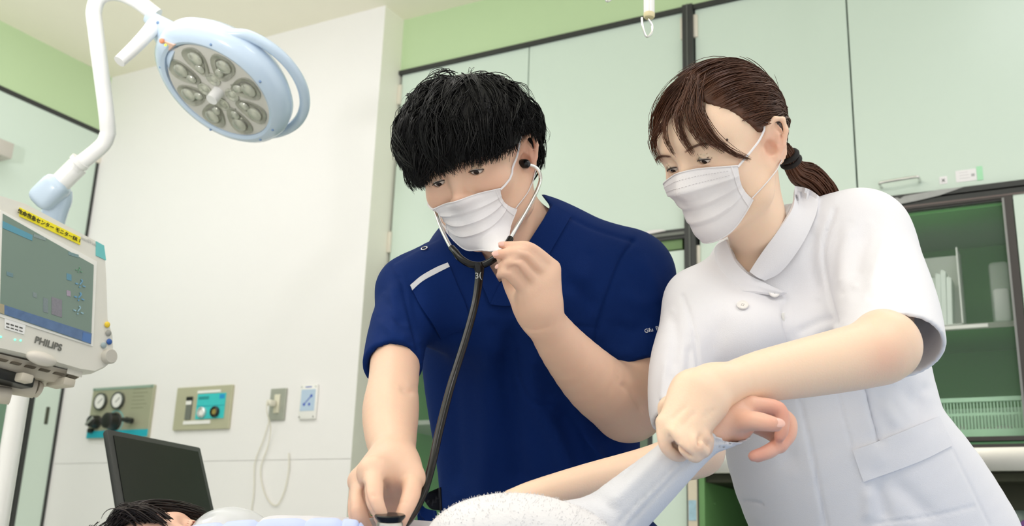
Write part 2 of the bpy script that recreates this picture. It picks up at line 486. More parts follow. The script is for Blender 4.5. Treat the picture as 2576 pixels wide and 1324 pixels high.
pp = mat('purple_card', (104, 58, 124), .5)
c = np.array(onY(2590, 1330, 3.18))
a = math.radians(38)
rot = [(math.cos(a), 0, math.sin(a)), (0, 1, 0), (-math.sin(a), 0, math.cos(a))]
B().box(c + np.array([.0, 0, -.045]), (.16, .02, .12), rot, .002).done('cover', pp, t)
B().box(c + np.array([.0, 0.012, -.047]), (.155, .006, .115), rot).done('pages', wp, t)
t = thing('plastic_wrap', (-0.15, 3.2, 0.945), 'crumpled clear plastic pouch behind the purple folder', 'pouch')
c = np.array(onY(2548, 1302, 3.24))
B().ball(c, (.035, .02, .04)).done('pouch', mat('cloudy_wrap', (200, 216, 206), .3, alpha=.6), t)
t = thing('wall_notice', (-1.06, 3.1, 1.0), 'narrow cream strip with a blue printed notice beside the black post', 'notice')
B().span((-1.078, 3.1, .3), (-1.050, 3.108, 1.165)).done('strip', mat('cream_strip', (212, 202, 180), .6), t, False)
B().span((-1.076, 3.0985, 1.035), (-1.052, 3.1005, 1.095)).done('print', mat('blue_print', (160, 192, 206), .6, var=.25, scale=60), t, False)
# ------------------------------------------------------------------ wall panels
YW = 3.0
def disc(c, r, h, name, m, parent, n=24, ax=(0, -1, 0), bev=.001):
    return B().lathe(c, ax, [(r, 0), (r, h - bev), (r - bev, h)], n).done(name, m, parent)
t = thing('gas_regulator', (-3.466, 3.0, 1.43), 'medical gas control panel with two round gauges on the white wall', 'panel')
M_pan = mat('champagne_panel', (178, 178, 152), .35, metal=.25, var=.03)
pl = B().span((-3.646, 2.985, 1.325), (-3.291, 3.0, 1.536), .002).done('plate', M_pan, t, False)
M_teal = mat('teal_band', (40, 172, 188), .4)
B().span((-3.645, 2.983, 1.327), (-3.292, 2.986, 1.356)).done('teal_band', M_teal, pl, False)
B().span((-3.645, 2.983, 1.525), (-3.292, 2.986, 1.5355)).done('grey_green_band', mat('greygreen_band', (148, 172, 156), .4), pl, False)
for gx in (-3.585, -3.482):
    g = B().lathe((gx, 2.985, 1.477), (0, -1, 0), [(.036, 0), (.036, .012), (.031, .014), (.030, .010)], 28).done('gauge', mat('gauge_ring', (92, 96, 92), .3, metal=.6), t)
    disc((gx, 2.976, 1.477), .030, .002, 'gauge_face', M_white, g)
    a = .7
    B().box((gx + .004, 2.9733, 1.479), (.030, .001, .003), [(math.cos(a), 0, math.sin(a)), (0, 1, 0), (-math.sin(a), 0, math.cos(a))]).done('needle', mat('needle_grey', (120, 124, 118), .5), g, False)
M_blk = mat('black_knob', (38, 39, 36), .35)
def knob(x, z, r, parent, l=.035):
    k = B().lathe((x, 2.985, z), (0, -1, 0), [(r * 1.08, 0), (r * 1.08, .006), (r, .008), (r * .92, l), (r * .8, l + .003)], 20).done('knob', M_blk, parent)
    return k
k = knob(-3.594, 1.392, .026, t)
B().box((-3.594, 2.945, 1.392), (.05, .006, .012), [(.8, 0, .6), (0, 1, 0), (-.6, 0, .8)], .002).done('lever', mat('lever_grey', (170, 172, 166), .3, metal=.4), k)
knob(-3.487, 1.391, .035, t, .045)
kk = B().tube([(-3.39, 2.985, 1.392), (-3.39, 2.955, 1.392)], .012, 14).done('knob', M_blk, t)
B().tube([(-3.41, 2.955, 1.394), (-3.355, 2.955, 1.388)], .009, 12).done('lever', M_blk, kk)
disc((-3.615, 2.985, 1.357), .010, .02, 'push_button', M_blk, t, 14)
for q in range(6):
    B().span((-3.405, 2.984, 1.52 - q * .0155), (-3.33 + .012 * math.sin(q * 2), 2.9855, 1.523 - q * .0155)).done('printed_line', mat('panel_print', (150, 150, 126), .6), pl, False)
B().lathe((-3.487, 2.985, 1.391), (0, -1, 0), [(.048, 0), (.048, .0008), (.043, .0009), (.043, 0)], 28, False).done('teal_dial_ring', mat('teal_pale', (120, 186, 186), .5), pl)
for x in (-3.636, -3.301):
    disc((x, 2.985, 1.53), .004, .002, 'screw', M_chrome, pl, 10)

t = thing('gas_outlet', (-3.01, 3.0, 1.43), 'beige wall panel with turquoise gas outlet plate and two round sockets', 'panel')
pl = B().span((-3.160, 2.987, 1.347), (-2.868, 3.0, 1.516), .002).done('plate', mat('beige_panel', (190, 188, 160), .4, metal=.15, var=.03), t, False)
B().span((-3.042, 2.984, 1.387), (-2.895, 2.988, 1.485)).done('turquoise_plate', mat('turquoise', (64, 200, 200), .4, var=.05), pl, False)
B().span((-3.042, 2.9835, 1.436), (-2.895, 2.9845, 1.4385)).done('dividing_line', mat('turq_dark', (36, 156, 172), .5), pl, False)
B().span((-3.035, 2.9835, 1.463), (-2.98, 2.9845, 1.475)).done('caption', mat('turq_cap', (44, 148, 150), .5, var=.3, scale=200), pl, False)
B().span((-2.925, 2.9835, 1.463), (-2.90, 2.9845, 1.48)).done('blue_mark', mat('sky_mark', (40, 150, 210), .5), pl, False)
B().span((-3.045, 2.984, 1.488), (-2.925, 2.988, 1.499)).done('name_strip', M_white, pl, False)
B().span((-3.104, 2.984, 1.368), (-2.962, 2.988, 1.382)).done('name_strip', M_white, pl, False)
s1 = B().span((-3.097, 2.982, 1.387), (-3.067, 2.988, 1.477)).done('meter', mat('meter_grey', (116, 120, 112), .3), t, False)
B().span((-3.097, 2.980, 1.462), (-3.067, 2.983, 1.476)).done('meter_cap', M_blk, s1, False)
B().span((-3.096, 2.979, 1.445), (-3.068, 2.983, 1.460)).done('meter_band', M_white, s1, False)
for x, m_ in ((-3.006, M_white), (-2.938, mat('socket_brass', (190, 170, 96), .35, metal=.6))):
    g = B().lathe((x, 2.986, 1.412), (0, -1, 0), [(.021, 0), (.021, .012), (.016, .016), (.014, .008)], 24).done('gas_socket', mat('socket_ring', (210, 216, 214), .25, metal=.5) if x < -2.97 else M_blk, t)
    disc((x, 2.978, 1.412), .012, .003, 'socket_core', m_, g)

t = thing('wall_outlet', (-2.638, 3.0, 1.43), 'grey steel wall outlet plate with a cream plug in it', 'outlet')
B().span((-2.676, 2.99, 1.372), (-2.601, 3.0, 1.491), .002).done('plate', mat('outlet_steel', (172, 174, 162), .4, metal=.3), t, False)
B().span((-2.652, 2.986, 1.398), (-2.626, 2.992, 1.468), .001).done('socket', mat('cream_socket', (222, 218, 196), .4), t)
M_cord = mat('cream_cord', (226, 222, 206), .45)
t = thing('plug_cord', (-2.64, 2.95, 1.4), 'cream power plug and cord hanging down the white wall', 'cord')
B().box((-2.645, 2.965, 1.432), (.022, .034, .022), None, .005).done('plug', M_cord, t)
B().tube(spline([(-2.645, 2.945, 1.432), (-2.640, 2.935, 1.425), (-2.637, 2.940, 1.39), (-2.643, 2.972, 1.345), (-2.66, 2.988, 1.28), (-2.69, 2.993, 1.19), (-2.655, 2.993, 1.10), (-2.60, 2.993, 1.062), (-2.568, 2.993, 1.11), (-2.556, 2.993, 1.19), (-2.563, 2.993, 1.25)], 7), .0022, 8).done('cord', M_cord, t)
o = B().tube(spline([(-2.669, 2.992, 1.38), (-2.690, 2.992, 1.30), (-2.72, 2.992, 1.215), (-2.712, 2.993, 1.10), (-2.722, 2.993, 0.9), (-2.73, 2.99, .4), (-2.73, 2.98, .01)], 7), .0020, 8).done('call_cord', M_cord, None)
link(o, None, 'thin cream cord dropping straight to the floor beside the outlet', 'cord')

t = thing('earth_terminal', (-2.49, 3.0, 1.43), 'white wall plate with pale blue diagram right of the outlet', 'plate')
B().span((-2.531, 2.988, 1.371), (-2.453, 3.0, 1.498), .003).done('plate', M_white, t)
pb = B().span((-2.524, 2.9865, 1.401), (-2.459, 2.989, 1.480)).done('blue_sticker', mat('pale_blue_sticker', (186, 206, 226), .5), t, False)
M_ink = mat('blue_ink', (64, 92, 190), .5)
for x, z in ((-2.507, 1.425), (-2.483, 1.425), (-2.476, 1.456)):
    disc((x, 2.9868, z), .006, .001, 'blue_dot', M_ink, pb, 12)
B().box((-2.491, 2.9862, 1.441), (.045, .001, .003), [(.72, 0, .69), (0, 1, 0), (-.69, 0, .72)]).done('blue_line', M_ink, pb, False)
B().span((-2.507, 2.9865, 1.488), (-2.478, 2.989, 1.491)).done('blue_caption', M_ink, pb, False)
for x in (-2.525, -2.46):
    for z in (1.379, 1.49):
        disc((x, 2.988, z), .0035, .002, 'screw', M_chrome, t, 10)

# ------------------------------------------------------------------ examination lamp
M_lblue = mat('pale_blue_enamel', (196, 214, 232), .22, var=.02, coat=.3)
M_lwhite = mat('white_enamel', (238, 238, 236), .22, var=.02, coat=.3)
DL = 2.2
base = P(50, 985, DL)
t = thing('examination_lamp', (base[0], base[1], 0), 'white stand examination lamp with round pale blue multi-lens head', 'lamp')
jt = P(124, 545, DL)
B().tube([(base[0], base[1], 0.08), (base[0], base[1], jt[2] - .01)], .0205, 20).done('column', M_lwhite, t)
fb = B()
for k in range(5):
    a = k * 2 * math.pi / 5 + .3
    fb.tube([(base[0], base[1], .09), (base[0] + .28 * math.cos(a), base[1] + .28 * math.sin(a), .05)], [.03, .02], 10)
    fb.ball((base[0] + .28 * math.cos(a), base[1] + .28 * math.sin(a), .025), .025, None, 10)
fb.done('base', M_lwhite, t)
jx = _n(P(196, 417, DL) - P(128, 484, DL)); jn = V(0, 0, 1); jn = _n(jn - jx * (jn @ jx)); jy = np.cross(jn, jx)
B().box(P(126, 484, DL), (.072, .056, .060), [jx, jy, jn], .018, 4).done('joint_cover', M_lblue, t)
B().tube(spline([P(150, 470, DL + .03), P(148, 492, DL + .03), P(138, 530, DL + .03), P(124, 600, DL + .03)], 4), [.014, .021, .026, .027, .028, .029, .029, .028, .027, .026, .025, .024, .023], 20).done('joint_bracket', M_lblue, t)
B().tube([P(138, 474, DL), P(196, 417, DL + .01)], [.022, .022], 20).done('sleeve', M_lwhite, t)
arm = [P(185, 425, DL), P(255, 368, DL + .02), P(272, 335, DL + .02), P(266, 270, DL + .01), P(240, 70, DL), P(237, 25, DL), P(252, -8, DL), P(290, -18, DL), P(340, 0, DL), P(395, 40, DL)]
pts = spline(arm[:3], 6)[:-1] + spline(arm[2:], 8)
B().tube(pts, .0165, 18).done('arm', M_lwhite, t)
B().tube([P(196, 412, DL), P(204, 404, DL)], .0215, 18).done('collar', M_lwhite, t)
# head
HC = P(551, 229, DL)
vw = _n(EYE - HC)
mn = V(-.64, -.768, 0); mn = _n(mn - vw * (mn @ vw))
nrm = _n(vw * .566 + mn * .824)
ee1 = np.cross(nrm, _n(np.cross(vw, nrm)) ); ee1 = _n(np.cross(vw, nrm))
if ee1 @ V(1, 0, 0) < 0:
    ee1 = -ee1
ee2 = np.cross(nrm, ee1)
if ee2 @ V(0, 1, 0) < 0:
    ee2 = -ee2
RL = .121
def L(a, b, h=0.0):
    return HC + ee1 * a + ee2 * b + nrm * h
hb = B()
prof = [(.01, -.080), (.10, -.074), (.135, -.062), (.152, -.042), (.155, -.022), (.150, -.006), (.139, .004), (.128, .008), (RL, .005), (RL, -.004)]
rings = []
for r, h in prof:
    rings.append([hb.bm.verts.new(L(r * math.cos(a) * (1.0 + .05 * (math.cos(a) < 0) * abs(math.cos(a))), r * math.sin(a), h)) for a in [2 * math.pi * i / 56 for i in range(56)]])
hb.skin(rings, True)
head = hb.done('lamp_head', M_lblue, t)
nk = B()
nk_pts = [P(372, 40, DL), P(396, 64, DL), P(430, 98, DL), P(466, 132, DL)]
nk.tube(spline(nk_pts, 6), list(np.interp(np.linspace(0, 1, 19), [0, .3, .7, 1], [.0185, .027, .047, .070])), 22, True, .62, up=ee2)
neck = nk.done('neck', M_lblue, t)
for px, py in ((397, 57), (433, 94), (406, 116)):
    B().ball(on_obj(neck, px, py)[0], .0035, None, 8).done('screw', mat('blue_grey_screw', (120, 150, 190), .4), t)
def front(px, py):
    return min((on_obj(neck, px, py), on_obj(head, px, py)), key=lambda a: np.linalg.norm(a[0] - EYE))
lb = [front(*p) for p in ((405, 96), (444, 111), (426, 128))]
nl = _n(lb[0][1] + lb[1][1] + lb[2][1])
stk = B().prism([p + nl * .0060 for p, _ in lb], -nl * .008).done('status_label', mat('peach_label', (232, 196, 178), .5, var=.12, scale=120), t, False)
B().ball(front(412, 101)[0] + nl * .005, .0055, None, 10).done('button', mat('orange_button', (238, 150, 112), .4), stk)
B().ball(front(422, 111)[0] + nl * .006, .0026, None, 8).done('indicator', mat('yellow_green_led', (200, 236, 60), .3, emit=1.5), stk)
disc(L(0, 0, -.002), RL, .004, 'lens_plate', mat('grey_lens_plate', (208, 206, 198), .3, var=.03), head, 48, nrm)
M_lens = mat('clear_grey_lens', (186, 188, 174), .08, var=.35, scale=55, metal=.25, coat=.6)
M_lens2 = mat('dark_grey_lens', (168, 169, 156), .1, var=.3, scale=40, metal=.2)
for k in range(8):
    a = k * math.pi / 4 + .30
    c = L(.078 * math.cos(a), .078 * math.sin(a), .002)
    rd = ee1 * math.cos(a) + ee2 * math.sin(a)
    td = np.cross(nrm, rd)
    b = B()
    out = []
    for r_, hgt in ((1.0, .0), (.98, .004), (.86, .002), (.6, -.0005), (.25, .002)):
        rg = []
        for q in range(20):
            u = 2 * math.pi * q / 20
            rr = .037 * math.cos(u)
            w = (.026 + .010 * math.cos(u)) * math.copysign(abs(math.sin(u)) ** .8, math.sin(u))
            rg.append(b.bm.verts.new(c + rd * rr * r_ + td * w * r_ + nrm * hgt))
        out.append(rg)
    b.skin(out, True)
    pod = b.done('lens_pod', M_lens2, head)
    B().ball(c + rd * .010 - td * .003 + nrm * .003, (.017, .017, .007), [rd, td, nrm], 14).done('lens', M_lens, pod)
    B().ball(c - rd * .016 + td * .004 + nrm * .003, (.012, .010, .006), [rd, td, nrm], 12).done('lens', M_lens, pod)
for k in range(4):
    a = k * math.pi / 2 + .75
    c = L(.034 * math.cos(a), .034 * math.sin(a), .002)
    pod = B().lathe(c, nrm, [(.0165, 0), (.0165, .003), (.014, .004), (.009, .001), (.004, .005)], 20).done('lens_pod', M_lens, head)
    for s_ in (1,):
        B().ball(L(.05 * math.cos(a + .6), .05 * math.sin(a + .6), .002), .0024, None, 8).done('screw', M_lens2, pod)
B().tube([L(0, 0, 0), L(0, 0, .030)], [.0135, .0125], 20).done('centre_knob', M_lwhite, head)
for a in (.15, 1.2, 2.1, 3.6, 5.0, 6.0):
    B().ball(L(.136 * math.cos(a), .136 * math.sin(a), .0055), .003, None, 8).done('screw', MATS['blue_grey_screw'], head)
hp = []
for k in range(15):
    a = math.radians(112 - k * 10.6)
    e = math.sin(math.pi * k / 14) ** .6
    rr = .146 + .024 * e
    hp.append(L(rr * math.cos(a), rr * math.sin(a), -.030 - .030 * e))
B().tube(spline(hp, 4), .0115, 16).done('grip_ring', M_lblue, t)
B().tube(spline([P(390, 62, DL - .01), P(372, 84, DL - .03), P(336, 122, DL - .06), P(300, 155, DL - .085)], 5), list(np.linspace(.0165, .0125, 16)), 20).done('handle', M_lwhite, t)
B().ball(P(380, 72, DL - .035), .0025, None, 8).done('handle_screw', M_chrome, t)

# ------------------------------------------------------------------ patient monitor
M_case = mat('monitor_case', (226, 224, 214), .42, var=.02)
TL, TR, BR, BL = P(-60, 475, 1.62), P(255, 608, 1.80), P(240, 935, 1.80), P(-60, 905, 1.62)
mx_ = _n(TR - TL)
mz = np.array([0, 0, 1.0]); mz = _n(mz + V(0, 0, -1) * .02)
my = _n(np.cross(mz, mx_)); mz = np.cross(mx_, my)           # my points away from the viewer
if my @ V(0, 0, -1) < 0:
    my = -my
MO = P(236, 667, 1.80)                                       # top right corner of the screen glass
def Q(px, py, off=0.0):
    """point of the monitor's front plane under a pixel"""
    r = ray(px, py)
    k_ = ((MO - my * off - EYE) @ my) / (r @ my)
    return EYE + r * k_
def mxz(p):
    return (p - MO) @ mx_, (p - MO) @ mz
t = thing('patient_monitor', (TL[0], TL[1], 1.0), 'beige patient monitor with grey green screen and yellow tape on top', 'monitor')
def face(poly, y0, y1):
    return [MO + mx_ * a + mz * b + my * y0 for a, b in poly]
out = [(-60, 468), (60, 507), (242, 603), (266, 622), (271, 700), (274, 800), (284, 850), (286, 890), (272, 925), (240, 940), (205, 935), (100, 905), (-60, 868)]
poly = [mxz(Q(*p)) for p in out]
b = B()
b.prism([MO + mx_ * a + mz * bb + my * .012 for a, bb in poly], my * .12)
inner = [(a - .0035 * np.sign(a + .12), bb - .0035 * np.sign(bb + .09)) for a, bb in poly]
r0 = [b.bm.verts.new(MO + mx_ * a + mz * bb + my * .012) for a, bb in poly]
r1 = [b.bm.verts.new(MO + mx_ * a + mz * bb - my * .002) for a, bb in inner]
b.skin([r0, r1], True)
case = b.done('case', M_case, t)
def onface(name, px_poly, m, parent, off=.0035, th=.002, smooth=False):
    return B().prism([Q(x, y, off) for x, y in px_poly], my * th).done(name, m, parent, smooth)
bez = onface('bezel', [(2, 528), (244, 658), (234, 872), (-6, 795)], mat('bezel_white', (238, 237, 230), .4), t, .004, .006)
scr = onface('screen', [(8, 538), (236, 667), (229, 866), (0, 788)], mat('lcd_grey_green', (122, 142, 130), .18, var=.06, scale=6), t, .0052)
onface('screen_bar', [(7, 556), (82, 592), (81, 606), (7, 574)], mat('lcd_blue_bar', (92, 152, 172), .25), scr, .0058, .0008)
onface('screen_footer', [(0, 764), (231, 839), (229, 865), (0, 787)], mat('lcd_footer', (92, 118, 156), .25, var=.25, scale=90), scr, .0058, .0008)
onface('screen_key', [(0, 764), (11, 767), (11, 791), (0, 787)], mat('lcd_key_tan', (170, 160, 132), .3), scr, .0062, .0008)
onface('screen_key', [(209, 836), (229, 842), (228, 865), (207, 858)], mat('lcd_key_blue', (84, 122, 178), .3), scr, .0062, .0008)
mzz = _n(mz)
for k, (px, py, c_) in enumerate([(199, 680, (110, 160, 128)), (203, 715, (110, 160, 190)), (200, 748, (104, 158, 196)), (198, 782, (150, 186, 200))]):
    text('reading', '-?-', Q(px, py, .0066), mx_, mz, .022 if k else .015, mat('lcd_ink_%d' % k, c_, .4), scr, .0003)
for px, py, w_, h_, c_ in ((174, 697, 12, 16, (100, 146, 166)), (173, 738, 10, 14, (164, 152, 168)), (115, 768, 12, 36, (128, 140, 142)), (143, 772, 26, 44, (134, 132, 140)), (88, 742, 10, 12, (132, 146, 146)), (25, 690, 16, 10, (112, 140, 146)), (100, 596, 30, 8, (136, 152, 150)), (185, 640, 26, 8, (120, 148, 150))):
    onface('screen_mark', [(px - w_ / 2, py - h_ / 2 - w_ * .12), (px + w_ / 2, py - h_ / 2 + w_ * .2), (px + w_ / 2, py + h_ / 2 + w_ * .2), (px - w_ / 2, py + h_ / 2 - w_ * .12)], mat('lcd_mark_%d' % px, c_, .4, var=.2, scale=300), scr, .0058, .0006)
tp = onface('yellow_tape', [(50, 522), (203, 597), (202, 616), (50, 544)], mat('yellow_tape', (248, 232, 40), .5), t, .0045, .002)
text('tape_lettering', '救命救急センター モニターER 1', Q(126, 570, .006), Q(203, 607, 0) - Q(50, 533, 0), mz, .0086, mat('ink_black', (44, 42, 30), .6), tp, .0003, bold=.00012)
onface('teal_corner', [(242, 607), (262, 618), (267, 655), (242, 643)], mat('teal_corner', (112, 196, 196), .4), t, .0035)
text('brand_lettering', 'PHILIPS', Q(122, 866, .0035), Q(147, 873, 0) - Q(97, 857, 0), mz, .0158, mat('brand_grey', (112, 112, 106), .5), t, .0004, bold=.0003)
text('model_lettering', 'IntelliVue', Q(223, 607, .003), Q(240, 615, 0) - Q(206, 599, 0), mz, .008, mat('pale_lettering', (196, 196, 192), .5), t, .0002)
st = onface('white_sticker', [(12, 801), (65, 817), (61, 842), (12, 827)], mat('label_white', (240, 240, 238), .5), t, .0035, .001)
for k in range(2):
    for q in range(4):
        x = 16 + q * 11
        y = 812 + k * 9 + q * 3.3
        onface('sticker_print', [(x, y), (x + 8, y + 2.4), (x + 8, y + 6 - k), (x, y + 3.6 - k)], mat('ink_grey', (90, 90, 86), .6), st, .004, .0006)
for px, py in ((2, 848), (38, 855), (52, 857)):
    B().ball(Q(px, py, .003), .0018, None, 8).done('led', mat('green_led', (120, 250, 200), .3, emit=1.2), t)
for px, py, c_ in ((270, 817, (240, 206, 60)), (273, 838, (160, 160, 154)), (275, 860, (58, 98, 170)), (261, 869, (160, 176, 180))):
    B().ball(Q(px, py, .004), (.0055, .0055, .003), [mx_, mz, my], 12).done('button', mat('button_%d' % py, c_, .4), t)
B().lathe(Q(268, 898, .0), -my, [(.013, 0), (.013, .012), (.0115, .014)], 20).done('dial', mat('dial_grey', (196, 192, 182), .4), t)
B().ball(Q(104, 903, .002), (.028, .011, .012), [mx_, mz, my], 18).done('front_handle', mat('handle_beige', (222, 216, 206), .4), t)
# underside: lower deck with slots and feet
dk = mat('monitor_deck', (204, 196, 180), .5, var=.03)
b = B()
dz = -(MO - Q(150, 925))[2]
def U(px, py, back):
    return Q(px, py) + my * back
b.prism([U(-60, 872, .012), U(205, 936, .012), U(218, 948, .02), U(195, 965, .03), U(-60, 905, .03)], my * .10)
deck = b.done('lower_deck', dk, t, False)
M_slot = mat('slot_shadow', (92, 84, 70), .7)
for k, px in enumerate((18, 52, 88, 124, 160, 192)):
    py = 902 + (px - 18) * .245
    B().prism([U(px - 10, py - 2.4, .009), U(px + 13, py + 3.2, .009), U(px + 8, py + 8, .009), U(px - 15, py + 2.4, .009)], my * .006).done('vent_slot', M_slot, deck, False)
onface('rating_label', [(172, 924), (208, 934), (206, 950), (168, 940)], mat('rating_label', (226, 222, 210), .5, var=.06, scale=300), deck, -.008, .001)
for a_, c_ in (((60, 938), (90, 962)), ((170, 950), (192, 972))):
    B().box((U(*a_, .03) + U(*c_, .03)) / 2, (.022, .05, .014), [mx_, my, mz], .003).done('foot', dk, t)
# carrying arm
mb = mat('arm_beige', (200, 192, 176), .45)
t2 = thing('monitor_stand', P(-160, 1000, 1.7) * np.array([1, 1, 0]), 'beige support arm and pole holding up the patient monitor', 'stand')
pa, pb2 = P(88, 978, 1.74), P(-160, 930, 1.66)
B().tube([pa + np.array([0, 0, .0]), pb2], [.0165, .0185], 18).done('arm', mb, t2)
B().tube([pa, P(98, 982, 1.745)], .0135, 16).done('arm_end', mb, t2)
B().tube([P(25, 997, 1.70), P(-160, 975, 1.64)], .014, 16).done('lower_arm', mb, t2)
B().box((U(20, 935, .05) + P(20, 958, 1.70)) / 2, (.09, .06, .018), [mx_, my, mz], .003).done('mount_plate', M_blk, t2)
pp_ = P(-160, 950, 1.65)
B().tube([(pp_[0], pp_[1], .04), (pp_[0], pp_[1], pp_[2] + .03)], .022, 16).done('pole', mb, t2)
B().lathe((pp_[0], pp_[1], 0), (0, 0, 1), [(.17, 0), (.17, .02), (.05, .05)], 24).done('base', mb, t2)

# ------------------------------------------------------------------ black computer screen on a trolley
t = thing('computer_screen', P(430, 1400, 1.95) * np.array([1, 1, 0]), 'switched off black computer screen tilted back in front of the white wall', 'screen')
a0, a1 = P(268, 1078, 1.86), P(505, 1125, 2.02)
cx_ = _n(a1 - a0)
dl, dh = 1.2, 2.6
for _ in range(40):                       # depth at which the lower corner squares with the top edge
    dm = (dl + dh) / 2
    if ((P(324, 1420, dl) - a0) @ cx_) * ((P(324, 1420, dm) - a0) @ cx_) <= 0:
        dh = dm
    else:
        dl = dm
a2 = P(324, 1420, dm)
cz_ = _n((a0 - a2) - cx_ * ((a0 - a2) @ cx_)); cy_ = np.cross(cz_, cx_)
if cy_ @ V(0, 0, 1) > 0:
    cy_ = -cy_
wS, hS = np.linalg.norm(a1 - a0), np.linalg.norm(a0 - a2) + .015
cS = a0 + cx_ * wS / 2 - cz_ * hS / 2
M_lap = mat('black_screen_frame', (58, 60, 58), .4)
body = B().box(cS + cy_ * .007, (wS, .014, hS), [cx_, cy_, cz_], .004).done('housing', M_lap, t)
B().box(cS - cy_ * .0006, (wS - .022, .003, hS - .028), [cx_, cy_, cz_]).done('display', mat('dark_display', (16, 22, 20), .22, var=.1, spec=.6), t, False)
B().box(P(514, 1296, 1.9) * 0 + cS + cx_ * (wS / 2 - .022) - cz_ * (hS / 2 - .075) - cy_ * .002, (.014, .003, .016), [cx_, cy_, cz_]).done('yellow_sticker', MATS['yellow_tape'], body, False)
fb = cS - cz_ * hS / 2
zt = fb[2] + .02
B().tube([cS + cy_ * .03, (fb[0], fb[1], zt - .10) + cy_ * .03], .02, 12).done('stand_neck', M_lap, t)
B().box((fb[0] + cy_[0] * .03, fb[1] + cy_[1] * .03, zt - .105), (.22, .18, .012), None, .003).done('stand_foot', M_lap, t)
zt2 = zt - .112
t = thing('trolley', (fb[0], fb[1], 0), 'white equipment trolley carrying the black computer screen', 'trolley')
B().box((fb[0], fb[1], zt2 - .015), (.36, .32, .03), None, .004).done('top', M_white, t)
B().box((fb[0], fb[1], .22), (.36, .32, .02), None, .004).done('shelf', M_white, t)
for i in (-1, 1):
    for k in (-1, 1):
        leg = B().tube([(fb[0] + i * .16, fb[1] + k * .13, .06), (fb[0] + i * .16, fb[1] + k * .13, zt2 - .03)], .014, 10).done('leg', M_steel, t)
        B().lathe((fb[0] + i * .16, fb[1] + k * .13 - .012, .03), (0, 1, 0), [(.03, 0), (.03, .024)], 16).done('caster', M_blk, leg)

# ------------------------------------------------------------------ drip hooks hanging from the ceiling
def hook(px, py, d, label, low):
    top = P(px, py, d)
    t = thing('drip_hook', (top[0], top[1], CE), label, 'hook', 'drip hooks under the ceiling')
    k = d / FPX
    B().tube([(top[0], top[1], CE), (top[0], top[1], top[2] + .26)], .007, 12).done('rod', M_chrome, t)
    B().tube([(top[0], top[1], top[2] + .26), (top[0], top[1], top[2])], .0105, 18).done('sleeve', M_lwhite, t)
    B().lathe((top[0], top[1], top[2] - .009), (0, 0, 1), [(.009, 0), (.0105, .003), (.0105, .009)], 18).done('collar', mat('cream_collar', (226, 214, 172), .4), t)
    rx, rz = V(1, 0, 0), np.array([0, 0, 1.0])
    q = [(0, -9), (0, -18), (4, -26), (8, -36), (7, -52), (0, -62), (-7, -64), (-13, -50), (-17, -30), (-18, -12)]
    B().tube(spline([top + (rx * a + rz * b_) * k for a, b_ in q], 5), .0022, 10).done('wire_hook', M_chrome, t)
hook(1633, 34, 1.95, 'white drip hook with wire crook hanging above the brown-haired nurse', 0)
hook(1534, -54, 2.1, 'drip hook of which only the wire loop shows at the ceiling', 0)
